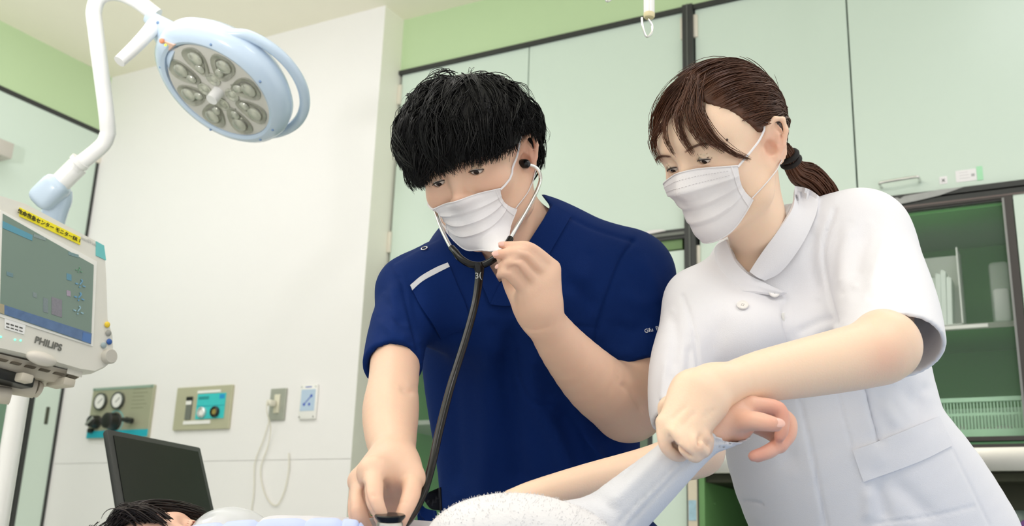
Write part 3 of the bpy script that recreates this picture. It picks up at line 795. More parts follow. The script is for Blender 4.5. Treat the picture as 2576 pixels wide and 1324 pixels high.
# ------------------------------------------------------------------ organic bodies: smooth distance fields turned into one skin
class Field:
    def __init__(self):
        self.pr = []                       # (op, k, fn, lo, hi)
    def add(self, fn, lo, hi, k=.01, op='u'):
        self.pr.append((op, k, fn, np.array(lo, float), np.array(hi, float)))
        return self
    def cone(self, a, b, ra, rb, k=.01, op='u', flat=None):
        """tapered limb from a to b; flat=(axis, s) squeezes it along an axis"""
        a, b = np.array(a, float), np.array(b, float)
        d = b - a
        L2 = float(d @ d) + 1e-12
        m = max(ra, rb)
        if flat is not None:
            n, s = _n(flat[0]), flat[1]
        def fn(p):
            q = p - a
            if flat is not None:
                q = q + (q @ n)[..., None] * n * (1 / s - 1)
                dd = d + n * (d @ n) * (1 / s - 1)
                l2 = float(dd @ dd) + 1e-12
            else:
                dd, l2 = d, L2
            t = np.clip((q @ dd) / l2, 0, 1)
            r = np.sqrt(((q - t[..., None] * dd) ** 2).sum(-1)) - (ra + (rb - ra) * t)
            return r * (1 if flat is None else min(1.0, s * 1.15))
        return self.add(fn, np.minimum(a - m, b - m), np.maximum(a + m, b + m), k, op)
    def chain(self, pts, k=.01, op='u', flat=None, n=4):
        """limb through several joints, its girth running smoothly from one to the next"""
        if len(pts) > 2:
            c = spline([np.append(p, r) for p, r in pts], n)
            pts = [(q[:3], q[3]) for q in c]
        if len(pts) == 2:
            return self.cone(*[pts[0][0], pts[1][0], pts[0][1], pts[1][1]], k, op, flat)
        t = Field()
        for (a, ra), (b, rb) in zip(pts, pts[1:]):
            t.cone(a, b, ra, rb, 1e-4, 'u', flat)
        lo = np.min([q[3] for q in t.pr], 0)
        hi = np.max([q[4] for q in t.pr], 0)
        kk = k
        def fn(p, k=kk):
            l_, h_ = p.reshape(-1, 3).min(0), p.reshape(-1, 3).max(0)
            d = None
            for _, _, g, a, b in t.pr:
                if (a - k * 2.2 - .024 > h_).any() or (b + k * 2.2 + .024 < l_).any():
                    continue
                e = g(p)
                d = e if d is None else np.minimum(d, e)
            return np.full(p.shape[:-1], 1.0) if d is None else d
        return self.add(fn, lo, hi, k, op)
    def ell(self, c, r, rot=None, k=.01, op='u'):
        c = np.array(c, float)
        r = np.array([r] * 3 if np.isscalar(r) else r, float)
        ax = np.eye(3) if rot is None else np.array(rot, float)
        def fn(p):
            q = (p - c) @ ax.T
            k0 = np.sqrt(((q / r) ** 2).sum(-1))
            k1 = np.sqrt(((q / r ** 2) ** 2).sum(-1)) + 1e-9
            return k0 * (k0 - 1) / k1
        m = r.max()
        return self.add(fn, c - m, c + m, k, op)
    def plane(self, c, n, k=.002, op='s', lim=None):
        """cuts away the side the normal points to (inside lim, a ball round c)"""
        c, n = np.array(c, float), _n(n)
        def fn(p):
            d = -((p - c) @ n)
            if lim:
                d = np.maximum(d, np.sqrt(((p - c) ** 2).sum(-1)) - lim)
            return d
        m = lim or 10
        return self.add(fn, c - m, c + m, k, op)
    def sub(self, other, off=0.0, k=.002):
        for_ = other
        lo = np.min([q[3] for q in for_.pr if q[0] == 'u'], 0) - abs(off) - .02
        hi = np.max([q[4] for q in for_.pr if q[0] == 'u'], 0) + abs(off) + .02
        return self.add(lambda p: for_.val(p) - off, lo, hi, k, 's')
    def val(self, p):
        lo = p.reshape(-1, 3).min(0)
        hi = p.reshape(-1, 3).max(0)
        d = np.full(p.shape[:-1], 1.0)
        for op, k, fn, a, b in self.pr:
            m = k * 2.2 + .024
            if (a - m > hi).any() or (b + m < lo).any():
                continue
            e = fn(p)
            if op == 'u':
                h = np.maximum(k - np.abs(d - e), 0) / k
                d = np.minimum(d, e) - h * h * k * .25
            elif op == 's':
                e = -e
                h = np.maximum(k - np.abs(d - e), 0) / k
                d = np.maximum(d, e) + h * h * k * .25
            elif op == 'i':
                h = np.maximum(k - np.abs(d - e), 0) / k
                d = np.maximum(d, e) + h * h * k * .25
        return d
    def mesh(self, h, Bk=24):
        us = [q for q in self.pr if q[0] == 'u']
        lo = np.min([q[3] for q in us], 0) - 4 * h
        hi = np.max([q[4] for q in us], 0) + 4 * h
        n = np.ceil((hi - lo) / h / Bk).astype(int)
        ar = np.arange(Bk + 1)
        off = np.stack(np.meshgrid(ar, ar, ar, indexing='ij'), -1) * h
        # coarse pass picks the blocks the surface runs through
        cen = np.stack(np.meshgrid(*[np.arange(v) for v in n], indexing='ij'), -1).reshape(-1, 3)
        c0 = lo + (cen + .5) * Bk * h
        keep = []
        rad = Bk * h * .87
        for i, c in enumerate(c0):
            v = 1.0
            for op, k, fn, a, b in us:
                if (a - rad - .06 > c).any() or (b + rad + .06 < c).any():
                    continue
                v = min(v, float(fn(c[None])[0]))
                if v < rad * 1.5 + .02:
                    break
            if v < rad * 1.5 + .02:
                keep.append(i)
        M = int(n.max() * Bk + 8)
        key = lambda c: (c[..., 0] * M + c[..., 1]) * M + c[..., 2]
        E3 = np.eye(3, dtype=int)
        def block(i):
            base = cen[i] * Bk
            f = self.val((lo + base * h + off).astype(np.float32))
            ins = f < 0
            if not ins.any() or ins.all():
                return None
            acc = np.zeros((Bk, Bk, Bk, 3))
            cnt = np.zeros((Bk, Bk, Bk))
            qs = []
            for ax in range(3):
                o1, o2 = (ax + 1) % 3, (ax + 2) % 3
                sl0 = [slice(None)] * 3; sl1 = [slice(None)] * 3
                sl0[ax] = slice(0, Bk); sl1[ax] = slice(1, Bk + 1)
                a, b = f[tuple(sl0)], f[tuple(sl1)]
                cr = (a < 0) != (b < 0)
                ci = np.argwhere(cr)
                if not len(ci):
                    continue
                ta = a[tuple(ci.T)]
                t = ta / (ta - b[tuple(ci.T)])
                for u in (0, 1):
                    for v in (0, 1):
                        c_ = ci.copy()
                        c_[:, o1] -= u; c_[:, o2] -= v
                        m = (c_[:, o1] >= 0) & (c_[:, o2] >= 0) & (c_[:, o1] < Bk) & (c_[:, o2] < Bk)
                        pos = np.zeros((m.sum(), 3))
                        pos[:, ax] = t[m]; pos[:, o1] = u; pos[:, o2] = v
                        ix = tuple(c_[m].T)
                        acc[ix] += pos
                        cnt[ix] += 1
                m = (ci < Bk).all(1)
                if m.any():
                    g = ci[m] + base
                    q = np.stack([key(g), key(g - E3[o1]), key(g - E3[o1] - E3[o2]), key(g - E3[o2])], 1)
                    fl = ta[m] < 0
                    q[~fl] = q[~fl][:, ::-1]
                    qs.append(q)
            idx = np.argwhere(cnt > 0)
            ii = tuple(idx.T)
            return key(idx + base), lo + (base + idx + acc[ii] / cnt[ii][:, None]) * h, np.concatenate(qs) if qs else np.zeros((0, 4), int)
        from concurrent.futures import ThreadPoolExecutor
        with ThreadPoolExecutor(4) as ex:
            res = [r for r in ex.map(block, keep) if r is not None]
        KEY, VERT, QA = [r[0] for r in res], [r[1] for r in res], [r[2] for r in res]
        KEY = np.concatenate(KEY); VERT = np.concatenate(VERT); QA = np.concatenate(QA)
        o = np.argsort(KEY)
        KEY, VERT = KEY[o], VERT[o]
        ix = np.searchsorted(KEY, QA).clip(0, len(KEY) - 1)
        ok = (KEY[ix] == QA).all(1)
        return VERT, ix[ok]

def smooth_mesh(v, q, it=2, lam=.5):
    e = np.concatenate([q[:, [0, 1]], q[:, [1, 2]], q[:, [2, 3]], q[:, [3, 0]]])
    for _ in range(it):
        s = np.zeros_like(v); c = np.zeros(len(v))
        for k in range(3):
            s[:, k] = np.bincount(e[:, 0], v[e[:, 1], k], len(v)) + np.bincount(e[:, 1], v[e[:, 0], k], len(v))
        c = np.bincount(e[:, 0], minlength=len(v)) + np.bincount(e[:, 1], minlength=len(v))
        v = v + lam * (s / np.maximum(c, 1)[:, None] - v)
    return v
def normals(v, q):
    fn = np.cross(v[q[:, 2]] - v[q[:, 0]], v[q[:, 3]] - v[q[:, 1]])
    n = np.zeros_like(v)
    for k in range(4):
        for a in range(3):
            n[:, a] += np.bincount(q[:, k], fn[:, a], len(v))
    return n / (np.linalg.norm(n, axis=1, keepdims=True) + 1e-12)
def seg_dist(p, line):
    """distance of 2-D points to a polyline, and the signed side"""
    best = np.full(len(p), 1e9)
    side = np.zeros(len(p))
    for a, b in zip(line, line[1:]):
        a, b = np.array(a, float), np.array(b, float)
        d = b - a
        t = np.clip(((p - a) @ d) / (d @ d + 1e-9), 0, 1)
        w = p - a - t[:, None] * d
        r = np.hypot(w[:, 0], w[:, 1])
        m = r < best
        best[m] = r[m]
        side[m] = np.sign(d[0] * (p[m, 1] - a[1]) - d[1] * (p[m, 0] - a[0]))
    return best, side
def crease(v, q, strokes, front=.05, dmax=None):
    """works folds and seams into a cloth surface: (polyline, width px, depth m, kind)"""
    for line, w, dep, *kind in strokes:
        n = normals(v, q)
        view = v - EYE
        view /= np.linalg.norm(view, axis=1, keepdims=True)
        px, dd = proj(v)
        lo = np.min(line, 0) - 3 * w
        hi = np.max(line, 0) + 3 * w
        m = (px[:, 0] > lo[0]) & (px[:, 0] < hi[0]) & (px[:, 1] > lo[1]) & (px[:, 1] < hi[1]) & ((n * view).sum(1) < front)
        if dmax:
            m &= dd < dmax
        ii = np.nonzero(m)[0]
        ln = [np.array(a)[:2] for a in (spline([(x, y, 0) for x, y in line], 5) if len(line) > 2 else [(x, y, 0) for x, y in line])]
        r, sd = seg_dist(px[ii], ln)
        # fade in and out along the stroke
        ends = np.minimum(np.hypot(*(px[ii] - ln[0]).T), np.hypot(*(px[ii] - ln[-1]).T))
        k = kind[0] if kind else 'fold'
        fade = np.clip(ends / (2.0 * w), .0, 1) if k != 'seam' else 1.0
        if k == 'step':                     # one side stands proud: a lapped edge
            g = np.where(sd > 0, np.exp(-(r / (w * 2.2)) ** 2), 0) * np.clip(r / (w * .35), 0, 1)
        else:
            g = np.exp(-(r / w) ** 2)
        v[ii] += n[ii] * (dep * g * fade)[:, None]
    return v
def to_mesh(name, v, q, m, parent=None, **kw):
    me = bpy.data.meshes.new(name)
    me.vertices.add(len(v))
    me.vertices.foreach_set('co', v.astype(np.float32).ravel())
    me.loops.add(q.size)
    me.loops.foreach_set('vertex_index', q.astype(np.int32).ravel())
    k = q.shape[1]
    me.polygons.add(len(q))
    me.polygons.foreach_set('loop_start', np.arange(0, q.size, k, dtype=np.int32))
    me.polygons.foreach_set('loop_total', np.full(len(q), k, dtype=np.int32))
    me.update(calc_edges=True)
    me.polygons.foreach_set('use_smooth', [True] * len(q))
    me.materials.append(m)
    return link(bpy.data.objects.new(name, me), parent, **kw)
def paint(o, w, name='tint'):
    a = o.data.attributes.new(name, 'FLOAT', 'POINT')
    a.data.foreach_set('value', np.asarray(w, np.float32))
class Surf:
    """a built surface that patches can be laid on"""
    def __init__(self, v, q):
        self.v, self.q, self.n = v, q, normals(v, q)
        self.t = BVHTree.FromPolygons([Vector(p) for p in v], [tuple(int(i) for i in f) for f in q])
    def hit(self, px, py, fallback=None):
        r = ray(px, py)
        L_ = np.linalg.norm(r)
        loc, nor, i, dist = self.t.ray_cast(Vector(EYE), Vector(r / L_))
        if loc is None:
            return fallback, None
        f = self.q[i]
        return np.array(loc), _n(self.n[f].mean(0))
    def patch(self, name, rows, m, parent, off=.001, th=.0015, sub=6, bulge=0.0, **kw):
        """cloth piece over the surface; rows = pixel polylines (same length) swept one to the next"""
        R_ = np.array([np.array(spline([(x, y, 0) for x, y in a], sub))[:, :2] for a in rows])
        G = np.stack([np.array(spline([(x, y, 0) for x, y in R_[:, j]], sub if len(rows) > 2 else sub))[:, :2] for j in range(R_.shape[1])], 1)
        nr, nc = G.shape[:2]
        loc = np.zeros((nr, nc, 3)); nn = np.zeros((nr, nc, 3)); ok = np.zeros((nr, nc), bool)
        for i in range(nr):
            for j in range(nc):
                p, n_ = self.hit(*G[i, j])
                if n_ is not None:
                    loc[i, j], nn[i, j], ok[i, j] = p, n_, True
        w = np.argwhere(ok)
        for i, j in np.argwhere(~ok):
            a_, b_ = w[((w - (i, j)) ** 2).sum(1).argmin()]
            loc[i, j] = P(*G[i, j], -((loc[a_, b_] - EYE) @ ROT[:, 2])); nn[i, j] = nn[a_, b_]
        for _ in range(3):
            k_ = nn.copy()
            k_[1:-1] = nn[:-2] + nn[2:] + nn[1:-1]
            k_[:, 1:-1] += nn[:, :-2] + nn[:, 2:]
            nn = k_ / np.linalg.norm(k_, axis=-1, keepdims=True)
        bl = np.sin(np.linspace(0, np.pi, nr))[:, None, None] * bulge
        return sheet(name, loc + nn * (off + th + bl), loc + nn * (off - .0008), m, parent, **kw)
def sheet(name, top, bot, m, parent, **kw):
    nr, nc = top.shape[:2]
    vs = np.concatenate([top.reshape(-1, 3), bot.reshape(-1, 3)])
    N = nr * nc
    q = []
    for i in range(nr - 1):
        for j in range(nc - 1):
            a = i * nc + j
            q.append((a, a + 1, a + nc + 1, a + nc))
            q.append((N + a + nc, N + a + nc + 1, N + a + 1, N + a))
    bd = [(0, j) for j in range(nc)] + [(i, nc - 1) for i in range(1, nr)] + [(nr - 1, j) for j in range(nc - 2, -1, -1)] + [(i, 0) for i in range(nr - 2, 0, -1)]
    bd = [i * nc + j for i, j in bd]
    for a, b in zip(bd, bd[1:] + bd[:1]):
        q.append((b, a, N + a, N + b))
    o = to_mesh(name, vs, np.array(q), m, parent, **kw)
    bm = bmesh.new(); bm.from_mesh(o.data)
    bmesh.ops.recalc_face_normals(bm, faces=bm.faces)
    bm.to_mesh(o.data); bm.free()
    try:
        o.data.set_sharp_from_angle(angle=.9)
    except Exception:
        pass
    return o
# ------------------------------------------------------------------ people
def skin_mat(name, base, blush):
    m = mat(name, base, .42, sss=.35, var=.025, scale=18, bump=.10, bscale=420, spec=.4)
    nt = m.node_tree
    b = nt.nodes['Principled BSDF']
    src = b.inputs['Base Color'].links[0].from_socket
    at = nt.nodes.new('ShaderNodeAttribute')
    at.attribute_name = 'tint'
    mx = nt.nodes.new('ShaderNodeMix'); mx.data_type = 'RGBA'
    mx.inputs[7].default_value = srgb(*blush)
    nt.links.new(at.outputs['Fac'], mx.inputs[0])
    nt.links.new(src, mx.inputs[6])
    nt.links.new(mx.outputs[2], b.inputs['Base Color'])
    return m
M_skin_a = skin_mat('skin_tan', (230, 193, 168), (214, 128, 106))
M_skin_b = skin_mat('skin_light', (240, 210, 184), (222, 138, 118))
M_skin_c = skin_mat('skin_rosy', (228, 186, 164), (216, 120, 104))
M_eye = mat('eye_white', (226, 220, 214), .12, var=.02)
M_iris = mat('dark_iris', (34, 24, 20), .1, var=.2, scale=300)
M_nail = mat('nail_pink', (232, 186, 172), .25, var=.03)
M_lash = mat('lash_dark', (38, 28, 24), .5)

def J(px, py, d, rpx):
    return P(px, py, d), rpx * d / FPX
class Head:
    """head frame: x to the person's left, y forward, z up, metres; placed by its centre and facing"""
    def __init__(self, c, F, Lx, s=1.0):
        self.c = c
        self.F = _n(V(*F))
        l = V(*Lx)
        self.L = _n(l - self.F * (l @ self.F))
        self.U = np.cross(self.F, self.L)
        self.A = np.array([self.L, self.F, self.U])
        self.s = s
        self.tints = []
    def w(self, x, y, z):
        return self.c + (self.L * x + self.F * y + self.U * z) * self.s
    def local(self, p):
        return (np.asarray(p) - self.c) @ self.A.T / self.s
    def build(self, f, female=False):
        s, w, A = self.s, self.w, self.A
        E = lambda c, r, k=.012, op='u', rot=None: f.ell(w(*c), np.array([r] * 3 if np.isscalar(r) else r) * s, A if rot is None else rot, k, op)
        C = lambda a, b, ra, rb, k=.012, op='u': f.cone(w(*a), w(*b), ra * s, rb * s, k, op)
        E((0, -.018, .032), (.076, .094, .084))
        E((0, .018, -.030), (.066, .066, .080), .03)
        E((0, .032, .030), (.064, .056, .050), .03)
        jw = .050 if female else .054
        for sg in (-1, 1):
            C((sg * .060, -.010, -.045), (sg * jw, .015, -.078), .016, .016, .025)
            C((sg * jw, .015, -.078), (sg * .012, .070, -.104), .016, .014, .025)
            E((sg * .044, .054, -.028), (.024, .022, .022), .022)
        E((0, .068, -.098), (.020, .017, .017), .02)
        E((0, .066, -.070), (.030, .022, .022), .02)          # mouth barrel
        C((-.040, .070, .020), (.040, .070, .020), .010, .010, .02)   # brow
        for sg in (-1, 1):
            E((sg * .0315, .092, -.001), (.018, .014, .0125), .014, 's')
        C((0, .076, .010), (0, .097, -.033), .0075, .0095, .012)     # nose
        E((0, .0985, -.037), (.0095, .009, .0085), .008)
        for sg in (-1, 1):
            E((sg * .0125, .0905, -.0385), (.0075, .0085, .0075), .006)
        # lids
        for sg in (-1, 1):
            E((sg * .0315, .0705, .0005), .0148, .006)
            E((sg * .0315, .0705, .0005), .0122, .001, 's')
            a = sg * -.10
            rot = np.array([A[0] * math.cos(a) + A[2] * math.sin(a), A[1], -A[0] * math.sin(a) + A[2] * math.cos(a)])
            E((sg * .0320, .085, -.0050), (.0125, .016, .0036), .0015, 's', rot)
        for sg in (-1, 1):
            eb = np.array([sg * .50, -.866, 0.0])
            o = np.array([sg * .0735, -.006, -.018])
            es = 1.14 if female else 1.06
            q = lambda b, u, n=0: o + eb * es * (b + .34 * u) + np.array([0, 0, u * es]) + np.array([sg * .866, .5, 0]) * n
            hx = [(-.003, .008, .001), (.001, .023, .005), (.011, .031, .007), (.022, .027, .0075), (.0265, .012, .0075), (.0235, -.004, .006), (.015, -.018, .004), (.006, -.029, .002)]
            for a, b in zip(hx, hx[1:]):
                C(q(*a), q(*b), .0038, .0038, .0025)
            C(q(.004, -.022), q(.006, -.030), .006, .006, .006)
            nn = self.L * sg * .866 + self.F * .5
            bb = self.L * sg * .5 - self.F * .866
            f.ell(w(*q(.0105, .004, -.002)), np.array([.0185, .0315, .0048]) * s * es, np.array([bb, self.U, nn]), .004)
            f.ell(w(*q(.003, .015, -.001)), np.array([.014, .019, .0045]) * s * es, np.array([bb, self.U, nn]), .004)
            ax = [(.010, .020, .002), (.0165, .010, .004), (.0148, -.004, .004), (.008, -.015, .002)]
            for a, b in zip(ax, ax[1:]):
                C(q(*a), q(*b), .0032, .0032, .002)
            f.ell(w(*q(.0055, -.002, .004)), np.array([.0085, .0115, .0085]) * s, np.array([bb, self.U, nn]), .003, 's')
            C(q(-.004, -.004, .001), q(-.004, -.010, .001), .0035, .0035, .004)
            self.tints.append((w(*q(.014, .0)), .030, .42))
        for sg in (-1, 1):
            self.tints.append((w(sg * .045, .07, -.03), .028, .18))
            self.tints.append((w(sg * .03, .08, -.012), .018, .12))
        self.tints.append((w(0, .10, -.036), .018, .22))
    def eyes(self, parent, gaze=(0, .8, -.6)):
        for sg in (-1, 1):
            c = self.w(sg * .0315, .0705, .0005)
            e = B().ball(c, .0120 * self.s, None, 24).done('eye', M_eye, parent)
            g = _n(self.L * gaze[0] + self.F * gaze[1] + self.U * gaze[2])
            u = _n(np.cross(g, self.U)); v_ = np.cross(u, g)
            B().ball(c + g * .0085 * self.s, np.array([.0058, .0058, .0040]) * self.s, [u, v_, g], 16).done('iris', M_iris, e)
            # lash line along the upper lid
            pts = []
            for k in range(9):
                x = (k / 8 - .5) * .0245
                z = -.0018 - .0022 * (2 * k / 8 - 1) ** 2 - sg * x * .10
                y = .0705 + math.sqrt(max(.0150 ** 2 - x * x - (z - .0005) ** 2, 1e-6)) + .0003
                pts.append(self.w(sg * .0315 + x, y, z))
            B().tube(spline(pts, 2), [(.0004 + .0007 * math.sin(math.pi * k / 16)) * self.s for k in range(17)], 6).done('eyelash', M_lash, parent)
def finger(f, pts, r, k=.004, tints=None):
    """pts = [(px,py,d)...] from knuckle to tip, r px list"""
    js = [J(*p, q) for p, q in zip(pts, r)]
    f.chain(js, k)
    if tints is not None:
        tints.append((js[-1][0], js[-1][1] * 2.6, .35))
        for j in js[1:-1]:
            tints.append((j[0], j[1] * 1.3, .18))
    return js
def nail(js, parent, up, r=.8):
    (a, ra), (b, rb) = js[-2], js[-1]
    d = _n(b - a)
    up = np.array(up, float)
    up = _n(up - d * (up @ d))
    sd = np.cross(d, up)
    c = b + up * rb * .86 + d * rb * .15
    return B().ball(c, (rb * .95, rb * .66, rb * .16), [d, sd, up], 12).done('fingernail', M_nail, parent)
def skin_done(f, h, m, root, tints, extra=None, smooth=1):
    v, q = f.mesh(h)
    v = smooth_mesh(v, q, smooth, .5)
    if extra:
        v = crease(v, q, extra, .3)
    o = to_mesh('body', v, q, m, root)
    w = np.zeros(len(v))
    for c, r, a in tints:
        d2 = ((v - c) ** 2).sum(1)
        w = np.maximum(w, a * np.exp(-d2 / (2 * (r * .6) ** 2)))
    paint(o, w)
    return o, Surf(v, q)
def pxcut(f, poly, d0, d1, k=.0015):
    """opens a garment: removes what lies inside an outline between two depths"""
    po = np.array(poly, float)
    def fn(p):
        x, dd = proj(p)
        sh = x.shape[:-1]
        x2 = x.reshape(-1, 2)
        r, _ = seg_dist(x2, list(po) + [po[0]])
        ins = np.zeros(len(x2), bool)
        j = len(po) - 1
        for i in range(len(po)):
            a, b = po[i], po[j]
            c = (a[1] > x2[:, 1]) != (b[1] > x2[:, 1])
            with np.errstate(divide='ignore', invalid='ignore'):
                ins ^= c & (x2[:, 0] < (b[0] - a[0]) * (x2[:, 1] - a[1]) / (b[1] - a[1] + 1e-12) + a[0])
            j = i
        sd = np.where(ins, -r, r).reshape(sh) * dd / FPX
        return np.maximum(sd, np.maximum(d0 - dd, dd - d1))
    c = np.array([P(x, y, d) for x, y in poly for d in (d0, d1)])
    return f.add(fn, c.min(0), c.max(0), k, 's')

# ------------------------------------------------------------------ masks and hair
M_mask = mat('mask_white', (232, 229, 231), .8, var=.01, scale=10, bump=.15, bscale=1200)
def mask_on(head, surf, root, ztop, zct, zcb, zbot, th, rb=.004, flare=.16, nu=41, nv=34):
    """pleated face mask lying over nose and chin; heights in the head frame"""
    G = np.zeros((nv, nu, 3))
    R_ = np.zeros((nv, nu))
    Z = np.zeros((nv, nu)); TH = np.zeros((nv, nu))
    for j in range(nu):
        u = -1 + 2 * j / (nu - 1)
        TH[:, j] = th * u * (1 + flare * np.linspace(0, 1, nv) ** 2)
        zt = zct + (ztop - zct) * (1 - abs(u) ** 1.6)
        zb = zcb + (zbot - zcb) * (1 - abs(u) ** 2.2)
        for i in range(nv):
            Z[i, j] = zt + (zb - zt) * i / (nv - 1)
    yp = .020
    for i in range(nv):
        for j in range(nu):
            d = np.array([math.sin(TH[i, j]), math.cos(TH[i, j]), 0])
            o = np.array([0, yp, Z[i, j]]) + d * .16
            w0, dw = head.w(*o), -(head.L * d[0] + head.F * d[1])
            loc, nor, fi, dist = surf.t.ray_cast(Vector(w0), Vector(dw), .16 * head.s)
            R_[i, j] = .16 - dist / head.s if loc is not None else np.nan
    for i in range(nv):                       # below the chin the cloth hangs on from above
        for j in range(nu):
            if np.isnan(R_[i, j]) or (i > nv * .5 and R_[i, j] < R_[i - 1, j] - .0035):
                R_[i, j] = R_[i - 1, j] - .0022 if i else .07
    for _ in range(14):                       # stretched cloth bridges the hollows
        A_ = R_.copy()
        A_[1:-1] = np.maximum(R_[1:-1], (R_[:-2] + R_[2:]) / 2)
        A_[:, 1:-1] = np.maximum(A_[:, 1:-1], (A_[:, :-2] + A_[:, 2:]) / 2)
        R_ = A_
    for _ in range(3):
        A_ = R_.copy()
        A_[1:-1, 1:-1] = (R_[:-2, 1:-1] + R_[2:, 1:-1] + R_[1:-1, :-2] + R_[1:-1, 2:] + R_[1:-1, 1:-1] * 2) / 6
        R_ = A_
    V_ = np.linspace(0, 1, nv)[:, None]
    U_ = np.linspace(-1, 1, nu)[None]
    edge = np.clip((1 - np.abs(U_)) / .16, 0, 1)
    pl = np.zeros((nv, 1))
    for c in (.30, .50, .70):
        s_ = (V_ - c - .02 * 0) / .05
        pl += np.where((s_ > -2.2) & (s_ < 0), (s_ + 2.2) / 2.2, 0) * .0026
    R_ = R_ + rb + pl * (.35 + .65 * edge) + .004 * np.sin(math.pi * V_) * edge
    rnd = np.random.RandomState(3)
    wob = np.zeros((nv, nu))
    for _ in range(7):
        a, b, c = rnd.uniform(-3, 3), rnd.uniform(2, 9), rnd.uniform(0, 6)
        wob += np.sin(a * U_ * 2 + b * V_ + c) * .0004
    R_ = R_ + wob
    sc = (1 - .035 * np.abs(U_) ** 3 * np.sin(math.pi * V_))
    for i in range(nv):
        for j in range(nu):
            r = R_[i, j]
            zz = Z[i, j]
            G[i, j] = head.w(r * math.sin(TH[i, j] * sc[i, j]), yp + r * math.cos(TH[i, j] * sc[i, j]), zz)
    cen = head.w(0, yp, -.06)
    inn = G + (cen - G) / np.linalg.norm(cen - G, axis=-1, keepdims=True) * .0012
    o = sheet('face_mask', G, inn, M_mask, root)
    # stitched band along the top, welded ends, ear loops
    def off(i, j, k=.0010):
        return G[i, j] + (G[i, j] - cen) / np.linalg.norm(G[i, j] - cen) * k
    B().tube([off(0, j, .0003) for j in range(nu)], .0011, 6).done('top_seam', M_mask, o)
    B().tube([off(nv - 1, j, .0003) for j in range(nu)], .0011, 6).done('bottom_seam', M_mask, o)
    for j in (2, nu - 3):
        B().tube([off(i, j, .0004) for i in range(nv)], .0009, 6).done('side_seam', M_mask, o)
    if zct > -.05 and ztop > -.03:
        st = mat('mask_stitch', (196, 192, 196), .8)
        for i in (3, 6):
            for k in range(6, nu * 2 - 8, 2):
                a, b = k / 2, k / 2 + .55
                pa = off(i, int(a), .0006) * (1 - a % 1) + off(i, min(int(a) + 1, nu - 1), .0006) * (a % 1)
                pb = off(i, int(b), .0006) * (1 - b % 1) + off(i, min(int(b) + 1, nu - 1), .0006) * (b % 1)
                if k == 6:
                    bb = B()
                bb.tube([pa, pb], .0003, 4)
            bb.done('stitching', st, o, kind='stuff')
    for sg, j in ((-1, 0), (1, nu - 1)):
        a, b = G[1, j], G[nv - 2, j]
        et, el = head.w(sg * .080, -.022, .013), head.w(sg * .081, -.016, -.046)
        bk = head.w(sg * .079, -.030, -.016)
        p1 = head.w(*(head.local(a) * .45 + head.local(et) * .55 + np.array([sg * .006, 0, 0])))
        p2 = head.w(*(head.local(b) * .45 + head.local(el) * .55 + np.array([sg * .006, 0, 0])))
        lp = []
        for i_, p in enumerate(spline([a, p1, et, bk, el, p2, b], 6)):
            q_, n_, _, _ = surf.t.find_nearest(Vector(p))
            q_, n_ = np.array(q_), np.array(n_)
            if (p - q_) @ n_ < .0015:
                p = q_ + n_ * .0015
            lp.append(p)
        B().tube(lp, .0016 * head.s, 8, True, .55).done('ear_loop', M_mask, o)
    return o, G
def strands(paths, r0, r1=.15, ns=4):
    """many tapered locks at once: paths (N,S,3), r0 (N,)"""
    N_, S_ = paths.shape[:2]
    t = np.gradient(paths, axis=1)
    t /= np.linalg.norm(t, axis=-1, keepdims=True) + 1e-12
    ref = np.array([.37, .52, .77])
    u = np.cross(t, ref); u /= np.linalg.norm(u, axis=-1, keepdims=True) + 1e-12
    v = np.cross(t, u)
    k = np.linspace(0, 1, S_)
    prof = np.minimum(1, .55 + k * 3) * (1 - (1 - r1) * np.clip((k - .35) / .65, 0, 1) ** 1.5)
    rad = np.asarray(r0)[:, None] * prof[None]
    vs = []
    for a in range(ns):
        al = 2 * math.pi * a / ns
        vs.append(paths + (u * math.cos(al) + v * math.sin(al)) * rad[..., None])
    vs = np.stack(vs, 2)                      # N,S,ns,3
    idx = np.arange(N_ * S_ * ns).reshape(N_, S_, ns)
    q = []
    for a in range(ns):
        b = (a + 1) % ns
        q.append(np.stack([idx[:, :-1, a], idx[:, :-1, b], idx[:, 1:, b], idx[:, 1:, a]], -1).reshape(-1, 4))
    return vs.reshape(-1, 3), np.concatenate(q)
def locks(G, n, spread, r, conv=.8, seed=0, kink=0.0):
    """n hairs round every guide (N,S,3), drawing together towards the tip"""
    rs = np.random.RandomState(seed)
    N_, S_ = G.shape[:2]
    o = rs.normal(size=(N_, n, 1, 3)) * spread
    k = np.linspace(0, 1, S_)[None, None, :, None]
    pts = G[:, None] + o * (1 - conv * k ** 1.2)
    if kink:
        ph_ = rs.uniform(0, 6.28, (N_, n, 1, 3)); fr = rs.uniform(4, 10, (N_, n, 1, 1))
        pts = pts + np.sin(ph_ + fr * k) * kink * k
    return pts.reshape(N_ * n, S_, 3), r * rs.uniform(.6, 1.3, N_ * n)
def join(parts):
    V_, Q_, o = [], [], 0
    for v, q in parts:
        V_.append(v); Q_.append(q + o); o += len(v)
    return np.concatenate(V_), np.concatenate(Q_)
def ell_r(d, R3):
    return 1 / np.sqrt(((d / R3) ** 2).sum(-1))
